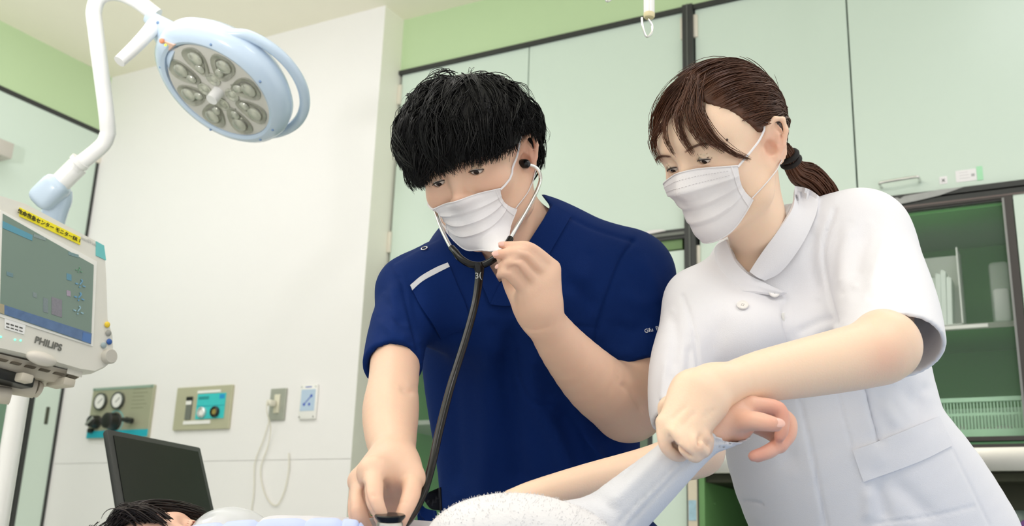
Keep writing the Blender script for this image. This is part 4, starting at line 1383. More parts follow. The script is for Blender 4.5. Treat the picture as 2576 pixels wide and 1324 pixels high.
# ------------------------------------------------------------------ the man in navy scrubs
man = thing('person', P(1360, 1400, 1.64) * np.array([1, 1, 0]), 'person with black hair in navy scrubs and white mask listening with a stethoscope', 'person')
mh = Head(P(1192, 412, 1.5), (-.296, -.291, .91), (.895, .248, .371), .93)
def man_torso(f, g=0.0):
    """trunk and shoulders, grown by g metres"""
    nrm_ = V(-.22, -.10, .97)
    ch = [J(1300, 745, 1.60, 262), J(1322, 960, 1.63, 262), J(1352, 1180, 1.65, 258), J(1372, 1400, 1.66, 268)]
    f.chain([(p, r + g) for p, r in ch], .05, 'u', (nrm_, .62))
    for a, b in ((J(1300, 640, 1.60, 92), J(1560, 700, 1.60, 92)), (J(1300, 640, 1.60, 92), J(1060, 735, 1.54, 74)), (J(1350, 585, 1.575, 45), J(1585, 672, 1.60, 70)), (J(1250, 600, 1.56, 45), J(1030, 720, 1.53, 50))):
        f.cone(a[0], b[0], a[1] + g, b[1] + g, .045)
    p, r = J(1180, 790, 1.53, 120); f.ell(p, (r + g, r * .8 + g, r * .6 + g), [V(1, 0, 0), V(0, 1, 0), V(0, 0, 1)], .06)
    p, r = J(1420, 780, 1.56, 120); f.ell(p, (r + g, r * .8 + g, r * .6 + g), [V(1, 0, 0), V(0, 1, 0), V(0, 0, 1)], .06)
RA = [J(1030, 745, 1.52, 66), J(1000, 870, 1.44, 64), J(990, 960, 1.37, 63), J(983, 1030, 1.31, 71), J(983, 1090, 1.26, 66), J(990, 1150, 1.20, 55), J(992, 1172, 1.18, 53)]
LA = [J(1590, 700, 1.60, 84), J(1602, 900, 1.56, 82), J(1588, 1015, 1.53, 84)]
LF = [J(1576, 1020, 1.52, 88), J(1500, 965, 1.47, 80), J(1425, 885, 1.42, 64), J(1375, 815, 1.385, 51), J(1352, 775, 1.375, 50)]
f = Field()
man_torso(f, -.020)
f.chain([J(1268, 450, 1.53, 70), J(1280, 545, 1.56, 76), J(1300, 660, 1.615, 84)], .03)
mh.build(f)
f.cone(mh.w(0, .03, -.085), P(1270, 600, 1.53), .03, .04, .03)
f.chain(RA, .02)
f.chain(LA, .02)
f.chain(LF, .025)
T = list(mh.tints)
# his left hand, fingers lying over the tubing
f.chain([J(1352, 780, 1.375, 48), J(1350, 745, 1.37, 52)], .02, 'u', (V(-.35, .1, .93), .62))
MC = [J(1388, 678, 1.365, 21), J(1374, 697, 1.36, 22), J(1350, 718, 1.355, 21), J(1324, 738, 1.355, 20)]
for p, r in MC:
    f.cone(P(1358, 765, 1.372), p, .019, r, .018)
fi = [[(1390, 672, 1.365), (1335, 625, 1.345), (1295, 619, 1.340), (1262, 617, 1.338)],
      [(1375, 692, 1.36), (1320, 641, 1.335), (1285, 637, 1.330), (1249, 641, 1.330)],
      [(1350, 715, 1.355), (1302, 663, 1.330), (1275, 664, 1.330), (1257, 672, 1.338)],
      [(1325, 735, 1.355), (1281, 688, 1.332), (1265, 688, 1.335), (1256, 694, 1.348)]]
fr = [[19, 15, 12.5, 9.5], [19, 16.5, 14, 11], [18, 16, 13, 9], [17.5, 16, 13, 9]]
FJ = [finger(f, a, b, .004, T) for a, b in zip(fi, fr)]
f.chain([J(1315, 770, 1.38, 26), J(1285, 715, 1.39, 20), J(1270, 668, 1.375, 16), J(1258, 640, 1.365, 13)], .006)   # thumb behind
# his right hand, pinching the chest piece
f.chain([J(990, 1165, 1.185, 50), J(980, 1195, 1.165, 46)], .02, 'u', (V(.2, .75, .6), .8))
f.cone(P(985, 1180, 1.17), P(940, 1190, 1.13), .022, .019, .02)
f.cone(P(985, 1180, 1.18), P(905, 1212, 1.16), .022, .014, .02)
f.cone(P(985, 1185, 1.175), P(1033, 1205, 1.155), .022, .016, .018)
RF = [[(940, 1188, 1.13), (940, 1252, 1.085), (958, 1300, 1.075), (966, 1325, 1.08)],
      [(907, 1212, 1.155), (903, 1290, 1.11), (925, 1340, 1.11), (945, 1362, 1.115)],
      [(902, 1218, 1.18), (894, 1292, 1.15), (915, 1335, 1.16), (935, 1350, 1.17)],
      [(905, 1216, 1.20), (896, 1262, 1.20), (915, 1295, 1.21), (930, 1305, 1.22)]]
RR = [[30, 24.5, 19, 15], [25, 22, 18, 14], [22, 19, 16, 12], [18, 15, 13, 10]]
RJ = [finger(f, a, b, .004, T) for a, b in zip(RF, RR)]
TJ = finger(f, [(1036, 1205, 1.155), (1034, 1245, 1.115), (1012, 1300, 1.09), (1000, 1335, 1.085)], [26, 24, 19, 15], .006, T)
f.cone(P(955, 1205, 1.175), P(992, 1246, 1.168), .018, .0115, .006)
f.cone(P(930, 1235, 1.18), P(985, 1292, 1.175), .020, .016, .006)
f.cone(P(1000, 1235, 1.18), P(990, 1300, 1.18), .016, .014, .006)      # curled fingers in the palm
man_body, man_surf = skin_done(f, .0025, M_skin_a, man, T, [
    ([(1300, 627), (1335, 634), (1366, 668)], 4, -.0016), ([(1290, 655), (1318, 652), (1340, 676), (1352, 688)], 4, -.0022),
    ([(1272, 680), (1298, 672), (1318, 696), (1330, 712)], 4, -.0022), ([(1310, 820), (1345, 832), (1390, 820)], 5, -.0008),
    ([(913, 1212), (919, 1254), (941, 1300)], 4, -.003), ([(968, 1200), (974, 1225), (978, 1250)], 6, -.003),
    ([(1000, 1268), (1015, 1264), (1030, 1266)], 3, -.0008), ([(930, 1250), (942, 1247), (955, 1250)], 3, -.0007),
    ([(1000, 970), (1030, 985), (1050, 980)], 9, -.003), ([(1560, 960), (1590, 990), (1620, 1040)], 8, -.003)])
mh.eyes(man, (.0, .80, -.55))
for j in FJ[:3]:
    nail(j, man_body, V(-.25, .35, .9))
nail(TJ, man_body, V(.6, .2, .8))
# scrub top
g = Field()
SR = [J(1035, 745, 1.52, 80), J(1000, 850, 1.45, 76), J(984, 945, 1.385, 76), J(978, 1000, 1.34, 78)]
SL = [J(1595, 705, 1.60, 100), J(1600, 860, 1.57, 102), J(1602, 990, 1.545, 102), J(1603, 1060, 1.53, 102)]
g.chain(SR, .035)
g.chain(SL, .04)
ax_r = _n(SR[2][0] - SR[1][0]); ax_l = _n(SL[2][0] - SL[1][0])
hr, hl = P(985, 921, 1.40), P(1600, 930, 1.55)
g.plane(hr, ax_r + V(0.1, .35, .0) * .4, .002, 's', .12)
g.plane(hl, ax_l + V(.30, 0, .1), .002, 's', .15)
g.chain([(SR[1][0], SR[1][1] * .6)] + [(p, r - .006) for p, r in SR[2:]], .002, 's')
g.chain([(SL[1][0], SL[1][1] * .6)] + [(p, r - .006) for p, r in SL[2:]], .002, 's')
man_torso(g, 0.0)
g.chain([(p, r) for p, r in [J(1262, 420, 1.53, 92), J(1275, 545, 1.55, 96), J(1290, 600, 1.555, 96)]], .006, 's')
pxcut(g, [(1385, 520), (1322, 622), (1256, 716), (1204, 622), (1150, 575), (1200, 480), (1330, 450)], 1.2, 1.64)
gv, gq = g.mesh(.0033)
gv = smooth_mesh(gv, gq, 2, .5)
M_navy = mat('navy_cloth', (3, 36, 94), .8, var=.05, scale=12, bump=.25, bscale=900, spec=.18)
gv = crease(gv, gq, [
    # soft folds of the shirt front
    ([(1290, 800), (1275, 930), (1290, 1080), (1310, 1250)], 26, -0.0102),
    ([(1240, 820), (1225, 950), (1230, 1100), (1215, 1300)], 30, 0.0085),
    ([(1340, 860), (1345, 1000), (1400, 1100), (1440, 1230)], 26, 0.0085),
    ([(1395, 1010), (1450, 1110), (1490, 1220)], 24, -0.0102),
    ([(1130, 900), (1140, 1050), (1150, 1250)], 26, -0.0068),
    ([(1530, 1100), (1545, 1200), (1550, 1300)], 22, -0.0085),
    ([(1480, 640), (1440, 720), (1420, 800)], 30, 0.0068),
    ([(1500, 800), (1470, 740), (1400, 690)], 22, -0.0068),
    ([(1105, 860), (1140, 840), (1190, 850)], 14, -0.0043),
    # sleeve drag lines
    ([(1560, 720), (1600, 760), (1650, 770)], 20, 0.0050),
    ([(1530, 800), (1580, 830), (1640, 820)], 18, -0.0050),
    ([(1510, 860), (1560, 890), (1610, 880)], 16, 0.0040),
    ([(1600, 640), (1640, 700), (1660, 780)], 18, 0.0030),
    ([(1000, 700), (985, 770), (1005, 850)], 16, 0.0050),
    ([(965, 740), (990, 790), (1030, 820)], 13, -0.0050),
    ([(950, 800), (990, 840), (1035, 860)], 12, 0.0040),
    ([(960, 850), (985, 870), (1020, 885)], 10, -0.0030),
    ([(1040, 700), (1045, 770), (1060, 860)], 16, -0.0040),
    # seams
    ([(985, 668), (1008, 705), (1022, 760), (1040, 830), (1058, 905)], 5, -.0028, 'seam'),
    ([(1592, 607), (1562, 650), (1535, 720), (1508, 800), (1492, 882)], 6, -.0030, 'seam'),
    ([(1592, 607), (1562, 650), (1535, 720), (1508, 800), (1492, 882)], 12, .0016, 'step'),
    ([(1432, 546), (1500, 578), (1590, 606)], 6, -.0022, 'seam'),
    ([(1100, 600), (1050, 625), (990, 660)], 5, -.002, 'seam'),
    ([(1300, 880), (1305, 950), (1335, 1010), (1385, 1020), (1400, 1000)], 4, -.0016, 'seam'),
    ([(1440, 820), (1500, 825)], 4, -.0016, 'seam'),
    ([(940, 880), (985, 872), (1050, 880)], 4, -.0014, 'seam'),
    ([(1500, 905), (1560, 908), (1640, 880)], 4, -.0012, 'seam'),
])
top = to_mesh('scrub_top', gv, gq, M_navy, man)
SF = Surf(gv, gq)
# crossed V neck bands, laid over the uncut form
ff = Field(); man_torso(ff, 0.0)
ff.chain([J(1262, 420, 1.53, 88), J(1275, 545, 1.56, 90), J(1292, 620, 1.585, 96)], .03)
fv, fq = ff.mesh(.006)
SQ = Surf(smooth_mesh(fv, fq, 2, .5), fq)
SQ.patch('neck_band', [[(1140, 572), (1172, 592), (1204, 626), (1232, 672), (1262, 722)], [(1112, 588), (1146, 618), (1178, 652), (1206, 702), (1232, 764)]], M_navy, top, .0012, .0022)
SQ.patch('neck_band', [[(1388, 519), (1356, 568), (1322, 622), (1290, 668), (1252, 724)], [(1436, 545), (1404, 600), (1368, 664), (1336, 716), (1296, 768)]], M_navy, top, .002, .0026)
SQ.patch('neck_facing', [[(1252, 724), (1270, 700), (1290, 690)], [(1232, 766), (1266, 770), (1298, 768)]], M_navy, top, .003, .002)
# slanted breast pocket with a pale strip
pk = SF.patch('breast_pocket', [[(1034, 728), (1062, 705), (1096, 686), (1130, 669)], [(1058, 775), (1090, 750), (1122, 732), (1150, 720)], [(1084, 815), (1116, 790), (1146, 775), (1170, 765)], [(1108, 852), (1134, 838), (1160, 827), (1184, 815)]], M_navy, top, .0008, .0026)
SF.patch('reflective_strip', [[(1031, 720), (1060, 697), (1095, 677), (1126, 664)], [(1036, 733), (1065, 709), (1099, 690), (1131, 674)]], mat('pale_grey_strip', (214, 216, 220), .45, var=.05, scale=300), pk, .003, .001)
p_, n_ = SF.hit(1068, 627)
gu = _n(np.cross(n_, V(0, 1, 0))); gv_ = np.cross(n_, gu)
B().tube([p_ + (gu * math.cos(a) + gv_ * math.sin(a)) * .0044 + n_ * .0014 for a in [k * .3 for k in range(22)]], .0009, 8).done('grommet', M_chrome, top)
# embroidery on the sleeve
def sleeve_text(s, px, py, size):
    p, n = SF.hit(px, py)
    q_, _ = SF.hit(px - 16, py + 4)
    xa = _n(p - q_)
    text('embroidery', s, p + n * .0012, xa, np.cross(n, xa), size, mat('white_thread', (214, 218, 226), .6), top, .0003, 'LEFT', .00005)
for s_, x, y in (('Gifu', 1621, 833), ('Pref.', 1648, 827), ('Gene', 1660 + 16, 820), ('R', 1669, 836)):
    pass
xx = 1621
for s_, w_ in (('Gi', 14), ('fu', 16), ('Pr', 14), ('ef.', 17), ('Ge', 19), ('ne', 18)):
    sleeve_text(s_, xx, 835 - (xx - 1621) * .24, .0084)
    xx += w_ - (3 if s_ in ('Gi', 'Pr', 'Ge', 'ne') else -1)
sleeve_text('R', 1667, 840, .0080)
# side pocket low on the shirt
SF.patch('side_pocket', [[(1066, 1255), (1085, 1278), (1112, 1284)], [(1068, 1290), (1088, 1310), (1116, 1316)], [(1072, 1330), (1092, 1350), (1122, 1356)]], M_navy, top, .010, .002)
SF.patch('pocket_mouth', [[(1082, 1238), (1096, 1232), (1110, 1226)], [(1068, 1256), (1086, 1280), (1113, 1285)]], mat('pocket_dark', (6, 10, 24), .9), top, .001, .001)
# trousers and shoes, out of sight behind the bed
t_ = Field()
hipc, _ = J(1372, 1400, 1.66, 1)
for sg in (-1, 1):
    hp_ = np.array([hipc[0] + sg * .10, hipc[1] + .02, hipc[2] - .02])
    t_.chain([(hp_, .105), (np.array([hp_[0], hp_[1], .46]), .080), (np.array([hp_[0], hp_[1], .07]), .075)], .03)
tv, tq = t_.mesh(.009)
to_mesh('trousers', tv, tq, M_navy, man)
for sg in (-1, 1):
    B().ball((hipc[0] + sg * .10, hipc[1] - .05, .045), (.05, .14, .045), None, 16).done('shoe', M_white, man)

# mask
man_mask, MG = mask_on(mh, man_surf, man, -.034, -.040, -.080, -.115, math.radians(46), .004, .40)

# hair: a shaggy black mop falling to the brows
M_hair = mat('black_hair', (11, 11, 12), .46, var=.35, scale=90, spec=.32)
HB_X = [985, 1000, 1022, 1050, 1078, 1105, 1140, 1180, 1215, 1260, 1290, 1303, 1311, 1330, 1350, 1375]
HB_Y = [380, 405, 434, 464, 452, 430, 422, 412, 404, 388, 376, 366, 338, 330, 344, 330]
HC_ = np.array([0, -.014, .030])
def hair_limit(d):
    """lowest height of the hair for a bearing round the head (local frame)"""
    az = np.arctan2(d[..., 0], d[..., 1])
    a = np.abs(az)
    return np.interp(a, [0, .6, 1.1, 1.45, 1.75, 2.2, 3.15], [.010, .006, -.004, .004, -.012, -.055, -.062])
RS = np.array([.112, .122, .112])
def mop(N_, seed, rk, wave, S_=12):
    rs = np.random.RandomState(seed)
    wh = _n([.015, -.045, .10])
    out = []
    d0 = rs.normal(size=(N_ * 3, 3))
    d0 /= np.linalg.norm(d0, axis=1, keepdims=True)
    ok = d0[:, 2] * .10 + HC_[2] > hair_limit(d0) + .022
    d0 = d0[ok][:N_]
    n_ = len(d0)
    ax = np.cross(wh, d0); ax /= np.linalg.norm(ax, axis=1, keepdims=True) + 1e-9
    ax += rs.normal(size=(n_, 3)) * .22
    ax /= np.linalg.norm(ax, axis=1, keepdims=True)
    tot = rs.uniform(.55, 1.15, n_)
    ph_ = rs.uniform(0, 6.28, n_); fr_ = rs.uniform(3, 7, n_); am = rs.uniform(.2, 1, n_) * wave
    lift = rs.uniform(.90, 1.035, n_)
    k = np.linspace(0, 1, S_)
    pts = np.zeros((n_, S_, 3))
    for i, s_ in enumerate(k):
        a = (tot * s_)[:, None]
        d = d0 * np.cos(a) + np.cross(ax, d0) * np.sin(a) + ax * (ax * d0).sum(1, keepdims=True) * (1 - np.cos(a))
        d = d + ax * (am * np.sin(ph_ + fr_ * s_))[:, None]
        d /= np.linalg.norm(d, axis=1, keepdims=True)
        r = ell_r(d, RS) * (lift * (.86 + .14 * min(1, s_ * 2.2)))[...]
        r = r + .004 * np.sin(ph_ * 2 + 5 * s_) * wave * 10
        pts[:, i] = d * r[:, None] + HC_
    return pts, rk * rs.uniform(.6, 1.3, n_)
def trim(pts, head, HX, HY, jit, rs):
    """shortens every lock so that it ends at the hairline"""
    n_, S_ = pts.shape[:2]
    w = head.c + (pts @ head.A) * head.s
    px, dd = proj(w)
    dc = -((head.c - EYE) @ ROT[:, 2])
    low = np.where(dd < dc + .02, px[..., 1] > np.interp(px[..., 0], HX, HY) + jit[:, None], False)
    low |= pts[..., 2] < hair_limit(pts - HC_) - .004 + (jit * 4e-4)[:, None]
    end = np.where(low.any(1), low.argmax(1), S_ - 1)
    keep = end >= 3
    w, end = w[keep], end[keep]
    k = np.linspace(0, 1, S_)
    out = np.zeros_like(w)
    for i in range(S_):
        t = end * k[i]
        a = np.floor(t).astype(int).clip(0, S_ - 1); b = np.minimum(a + 1, S_ - 1)
        f_ = (t - a)[:, None]
        ii = np.arange(len(w))
        out[:, i] = w[ii, a] * (1 - f_) + w[ii, b] * f_
    return out, keep
rs = np.random.RandomState(5)
parts = []
for N_, seed, rk, wv, nc, sp, kn in ((620, 1, .00098, .08, 8, .0055, .0016), (480, 2, .0006, .14, 6, .004, .004), (110, 3, .00035, .22, 3, .003, .005)):
    g_, _ = mop(N_, seed, rk, wv, 11)
    pts, r = locks(g_, nc, sp, rk, .8, seed, kn)
    w, keep = trim(pts, mh, HB_X, HB_Y, np.repeat(rs.normal(size=len(g_)) * 6 - 3, nc) + rs.normal(size=len(pts)) * 2, rs)
    parts.append(strands(w, r[keep], .2, 3))
hf = Field()
hf.ell(mh.w(*HC_), RS * .955 * mh.s, mh.A, .01)
def under(p):
    l = mh.local(p)
    return (l[..., 2] - (hair_limit(l - HC_) + .006)) * mh.s
c_ = mh.w(*HC_)
hf.add(under, c_ - .3, c_ + .3, .006, 's')
pxcut(hf, [(x, y - 4) for x, y in zip(HB_X, HB_Y)] + [(1420, 330), (1420, 700), (940, 700), (940, 380)], 1.2, 1.515, .004)
parts.insert(0, hf.mesh(.004))
v_, q_ = join(parts)
hair = to_mesh('hair', v_, q_, M_hair, man)
# ------------------------------------------------------------------ the nurse in white
nurse = thing('person', P(2200, 1400, 1.5) * np.array([1, 1, 0]), 'person with brown ponytail in a white nurse tunic holding up the patient\'s wrist', 'person')
nh = Head(P(1814, 373, 1.45), (-.74, -.325, .585), (.58, .13, .805), .93)
NN = V(-.38, -.12, .92)
def nurse_torso(f, g=0.0):
    ch = [J(2000, 760, 1.55, 238), J(2062, 930, 1.53, 256), J(2102, 1130, 1.51, 276), J(2190, 1300, 1.50, 305), J(2235, 1440, 1.50, 340)]
    f.chain([(p, r + g) for p, r in ch], .05, 'u', (NN, .60))
    for a, b in ((J(1940, 660, 1.53, 80), J(2170, 590, 1.52, 88)), (J(1940, 660, 1.53, 80), J(1760, 760, 1.50, 66))):
        f.cone(a[0], b[0], a[1] + g, b[1] + g, .05)
    p, r = J(1880, 850, 1.44, 100); f.ell(p, (r + g, r * .95 + g, r * .8 + g), [V(1, 0, 0), V(0, 1, 0), V(0, 0, 1)], .05)
    p, r = J(2060, 860, 1.46, 100); f.ell(p, (r + g, r * .95 + g, r * .8 + g), [V(1, 0, 0), V(0, 1, 0), V(0, 0, 1)], .05)
NL = [J(2180, 610, 1.52, 78), J(2215, 760, 1.40, 76), J(2222, 868, 1.27, 74)]
NF = [J(2228, 872, 1.26, 82), J(2190, 890, 1.25, 84), J(2050, 921, 1.215, 76), J(1920, 946, 1.175, 65), J(1830, 966, 1.145, 52), J(1790, 975, 1.135, 52)]
NR = [J(1752, 770, 1.49, 60), J(1712, 930, 1.44, 60), J(1748, 1125, 1.34, 64)]
NG = [J(1756, 1134, 1.335, 62), J(1650, 1175, 1.30, 56), J(1480, 1213, 1.25, 46), J(1350, 1243, 1.20, 36), J(1290, 1265, 1.18, 34)]
f = Field()
nurse_torso(f, -.014)
f.chain([J(1890, 440, 1.48, 66), J(1905, 560, 1.49, 66), J(1912, 645, 1.53, 68)], .03)
nh.build(f, True)
f.cone(nh.w(0, .02, -.08), P(1895, 560, 1.47), .03, .035, .03)
f.chain(NL, .02); f.chain(NF, .025); f.chain(NR, .02); f.chain(NG, .02)
T = list(nh.tints)
T.append((P(2262, 905, 1.19), .035, .45))
# her left hand closing over the patient's sleeve
f.chain([J(1792, 977, 1.135, 50), J(1752, 1005, 1.12, 62)], .02, 'u', (V(-.2, .3, .93), .75))
MC = [J(1674, 1062, 1.10, 20), J(1694, 1088, 1.085, 21), J(1722, 1102, 1.08, 20), J(1748, 1104, 1.085, 18)]
for (p, r), st in zip(MC, ((1738, 985), (1748, 998), (1760, 1012), (1772, 1022))):
    f.cone(P(*st, 1.12), p, .020, r, .016)
NFI = [[(1668, 1062, 1.10), (1674, 1118, 1.090), (1700, 1146, 1.095), (1730, 1146, 1.12)],
       [(1700, 1086, 1.082), (1724, 1128, 1.070), (1750, 1150, 1.080), (1764, 1136, 1.11)],
       [(1730, 1096, 1.080), (1756, 1122, 1.070), (1772, 1136, 1.085), (1776, 1122, 1.115)],
       [(1752, 1092, 1.085), (1772, 1100, 1.085), (1782, 1112, 1.10), (1780, 1100, 1.125)]]
NFR = [[19, 18, 16, 13], [19, 18.5, 16, 13], [17, 16, 14, 12], [15, 14, 12, 11]]
for a, b in zip(NFI, NFR):
    finger(f, a, b, .004, T)
f.cone(P(1688, 1108, 1.105), P(1714, 1134, 1.105), .0085, .0075, .005)
f.cone(P(1695, 1085, 1.115), P(1738, 1130, 1.125), .019, .015, .008)
f.cone(P(1740, 1060, 1.115), P(1762, 1120, 1.12), .018, .014, .008)
f.chain([J(1750, 990, 1.14, 26), J(1700, 1005, 1.155, 20), J(1670, 1022, 1.16, 16), J(1672, 1060, 1.165, 14)], .006)
# her right hand resting on the patient behind the sleeve
for k in range(4):
    f.chain([J(1285, 1265 + k * 5, 1.18 - k * .012, 15), J(1230, 1295 + k * 6, 1.165 - k * .014, 13), J(1195, 1325 + k * 4, 1.16 - k * .015, 11)], .006)
f.chain([J(1300, 1262, 1.17, 18), J(1270, 1300, 1.13, 16), J(1250, 1325, 1.12, 12)], .006)
nurse_body, nurse_surf = skin_done(f, .0025, M_skin_b, nurse, T, [
    ([(1680, 1092), (1694, 1116), (1722, 1138), (1746, 1152)], 4, -.0045), ([(1764, 1092), (1757, 1112), (1762, 1128)], 4, -.004),
    ([(1684, 1062), (1700, 1046), (1730, 1020)], 6, -.0012), ([(1712, 1076), (1730, 1056), (1752, 1034)], 6, -.0012),
    ([(1770, 1040), (1786, 1036), (1800, 1030)], 3, -.001), ([(1764, 1050), (1780, 1048), (1792, 1042)], 3, -.0008),
    ([(1690, 1084), (1706, 1098)], 9, .0016, 'seam')])
nh.eyes(nurse, (.0, .75, -.62))
# tunic
g = Field()
SL = [J(2170, 600, 1.52, 108), J(2205, 690, 1.46, 118), J(2232, 800, 1.36, 128), J(2248, 920, 1.27, 130), J(2256, 1010, 1.20, 130)]
SR = [J(1760, 765, 1.49, 76), J(1712, 900, 1.44, 74), J(1702, 1010, 1.41, 72), J(1715, 1080, 1.38, 72)]
g.chain(SL, .04); g.chain(SR, .03)
hc = P(2240, 872, 1.30)
hn = _n(P(2245, 900, 1.28) - P(2225, 780, 1.38))
g.plane(hc, hn + V(.10, -.45, 0), .002, 's', .18)
g.plane(P(1708, 1062, 1.39), _n(SR[3][0] - SR[2][0]), .002, 's', .12)
g.chain([((SL[1][0] + SL[2][0]) / 2, SL[2][1] * .5), (SL[2][0], SL[2][1] - .009), (SL[3][0], SL[3][1] - .006), (SL[4][0], SL[4][1] - .006)], .002, 's')
g.chain([(p, r - .005) for p, r in SR[2:]], .002, 's')
nurse_torso(g, 0.0)
g.chain([(p, r) for p, r in [J(1888, 430, 1.48, 84), J(1902, 540, 1.495, 80), J(1906, 596, 1.50, 62)]], .005, 's')
pxcut(g, [(1985, 520), (1940, 600), (1886, 690), (1852, 652), (1836, 600), (1880, 480)], 1.2, 1.53)
nv, nq = g.mesh(.0033)
nv = smooth_mesh(nv, nq, 2, .5)
M_cloth = mat('white_cloth', (234, 234, 238), .8, var=.012, scale=10, bump=.18, bscale=900, sheen=.15)
nv = crease(nv, nq, [
    ([(2100, 528), (2072, 620), (2082, 720), (2104, 815)], 6, -.0035, 'seam'),
    ([(2100, 528), (2072, 620), (2082, 720), (2104, 815)], 14, .002, 'step'),
    ([(2190, 560), (2160, 640), (2150, 720)], 20, -.005),
    ([(2240, 580), (2210, 660), (2190, 750)], 16, .004),
    ([(2140, 560), (2120, 650), (2120, 740)], 16, .004),
    ([(2270, 640), (2260, 700), (2230, 770)], 15, -.004),
    ([(2050, 560), (2040, 650), (2060, 750)], 16, -.004),
    ([(1718, 745), (1742, 820), (1756, 900), (1762, 960)], 5, -.003, 'seam'),
    ([(1690, 780), (1700, 860), (1690, 940)], 14, -.004),
    ([(1735, 860), (1735, 930), (1720, 1000)], 12, -.004),
    ([(1680, 900), (1670, 960), (1668, 1020)], 10, .003),
    ([(1978, 752), (1968, 790), (1980, 860), (2005, 980), (2040, 1130), (2078, 1324)], 5, -.0030, 'seam'),
    ([(1978, 752), (1968, 790), (1980, 860), (2005, 980), (2040, 1130), (2078, 1324)], 16, .0016, 'step'),
    ([(2000, 840), (2060, 810), (2110, 800)], 10, -.003),
    ([(2010, 870), (2070, 830), (2120, 820)], 12, .003),
    ([(1830, 780), (1800, 860), (1790, 930)], 26, -.003),
    ([(2170, 950), (2190, 1040), (2212, 1116)], 6, -.006, 'seam'),
    ([(2170, 950), (2190, 1040), (2212, 1116)], 20, .004, 'step'),
    ([(2108, 985), (2125, 1060), (2146, 1135)], 4, -.0018, 'seam'),
    ([(2250, 960), (2300, 1010), (2330, 1060)], 22, -.005),
    ([(2210, 1000), (2250, 1060), (2270, 1090)], 16, .004),
    ([(2350, 960), (2320, 990), (2300, 1030)], 14, -.004),
    ([(1872, 1262), (1890, 1263), (1915, 1268)], 4, -.003, 'seam'),
    ([(2225, 1195), (2300, 1260), (2360, 1324)], 24, -.004),
    ([(2205, 1205), (2220, 1270), (2235, 1324)], 16, -.005),
    ([(2180, 1215), (2185, 1270), (2180, 1324)], 16, .004),
    ([(1930, 1000), (1960, 1080), (2000, 1200)], 24, -.003),
    ([(2395, 1130), (2440, 1220), (2490, 1324)], 3.5, -.0014, 'seam'),
    ([(2200, 1318), (2330, 1302), (2450, 1275)], 4, -.0016, 'seam'),
    ([(1880, 1140), (1960, 1128)], 3, -.0012, 'seam'),
])
tunic = to_mesh('tunic', nv, nq, M_cloth, nurse)
SN = Surf(nv, nq)
# rounded wing collar, asymmetric front, laid over the uncut form
ff = Field(); nurse_torso(ff, 0.0)
ff.chain([J(1885, 430, 1.48, 80), J(1905, 560, 1.495, 82), J(1925, 640, 1.52, 92)], .03)
fv, fq = ff.mesh(.006)
SQ = Surf(smooth_mesh(fv, fq, 2, .5), fq)
SQ.patch('collar', [[(1998, 482), (1980, 530), (1944, 590), (1914, 638), (1886, 684)], [(2034, 494), (2014, 556), (1976, 622), (1938, 672), (1904, 698)], [(2062, 508), (2048, 556), (2008, 624), (1962, 682), (1922, 706)]], M_cloth, tunic, .0055, .0026, 5, .003)
SQ.patch('collar', [[(1836, 602), (1852, 656), (1880, 690), (1922, 712), (1978, 742)], [(1818, 622), (1824, 680), (1854, 716), (1908, 728), (1968, 746)], [(1806, 640), (1812, 698), (1846, 738), (1900, 744), (1956, 750)]], M_cloth, tunic, .0045, .0026, 5, .0035)
for k, (x, y) in enumerate(((1868, 770), (1944, 743))):
    p, n = SN.hit(x, y)
    u = _n(np.cross(n, V(0, 1, 0))); 
    b = B().lathe(p + n * (.001 if k == 0 else .0065), n, [(.0078, 0), (.0082, .001), (.0078, .0022), (.0064, .0018), (.0060, .0014)], 28).done('button', mat('shell_button', (238, 236, 232), .25, var=.03), tunic)
    for a in range(4):
        c = p + n * (.0026 if k == 0 else .008) + (u * math.cos(a * 1.571 + .4) + np.cross(n, u) * math.sin(a * 1.571 + .4)) * .0018
        B().lathe(c, n, [(.0006, 0), (.0006, .0003)], 8).done('button_hole', mat('button_hole', (170, 168, 164), .6), b)
p, n = SN.hit(1968, 800)
zs = B().box(p + n * .0025, (.004, .011, .003), [V(1, 0, 0), V(0, 1, 0), V(0, 0, 1)], .001).done('zip_slider', M_white, tunic)
B().tube([p + n * .004 + V(0, -.003, 0), p + n * .004 + V(.001, -.016, 0)], .0012, 8).done('zip_pull', M_white, zs)
SN.patch('belt', [[(2145, 1133), (2200, 1114), (2280, 1082), (2358, 1050)], [(2158, 1172), (2220, 1152), (2300, 1120), (2376, 1086)], [(2172, 1212), (2240, 1188), (2320, 1158), (2394, 1122)]], M_cloth, tunic, .0014, .0026, 6)
# white trousers below the tunic
t_ = Field()
hipc, _ = J(2235, 1440, 1.50, 1)
for sg in (-1, 1):
    hp_ = np.array([hipc[0] + sg * .09, hipc[1] + .02, hipc[2] - .02])
    t_.chain([(hp_, .10), (np.array([hp_[0], hp_[1], .46]), .075), (np.array([hp_[0], hp_[1], .07]), .07)], .03)
tv, tq = t_.mesh(.009)
to_mesh('trousers', tv, tq, M_cloth, nurse)
for sg in (-1, 1):
    B().ball((hipc[0] + sg * .09, hipc[1] - .05, .042), (.045, .13, .042), None, 16).done('shoe', M_white, nurse)

nurse_mask, NG_ = mask_on(nh, nurse_surf, nurse, -.010, -.026, -.080, -.121, math.radians(60), .0045)

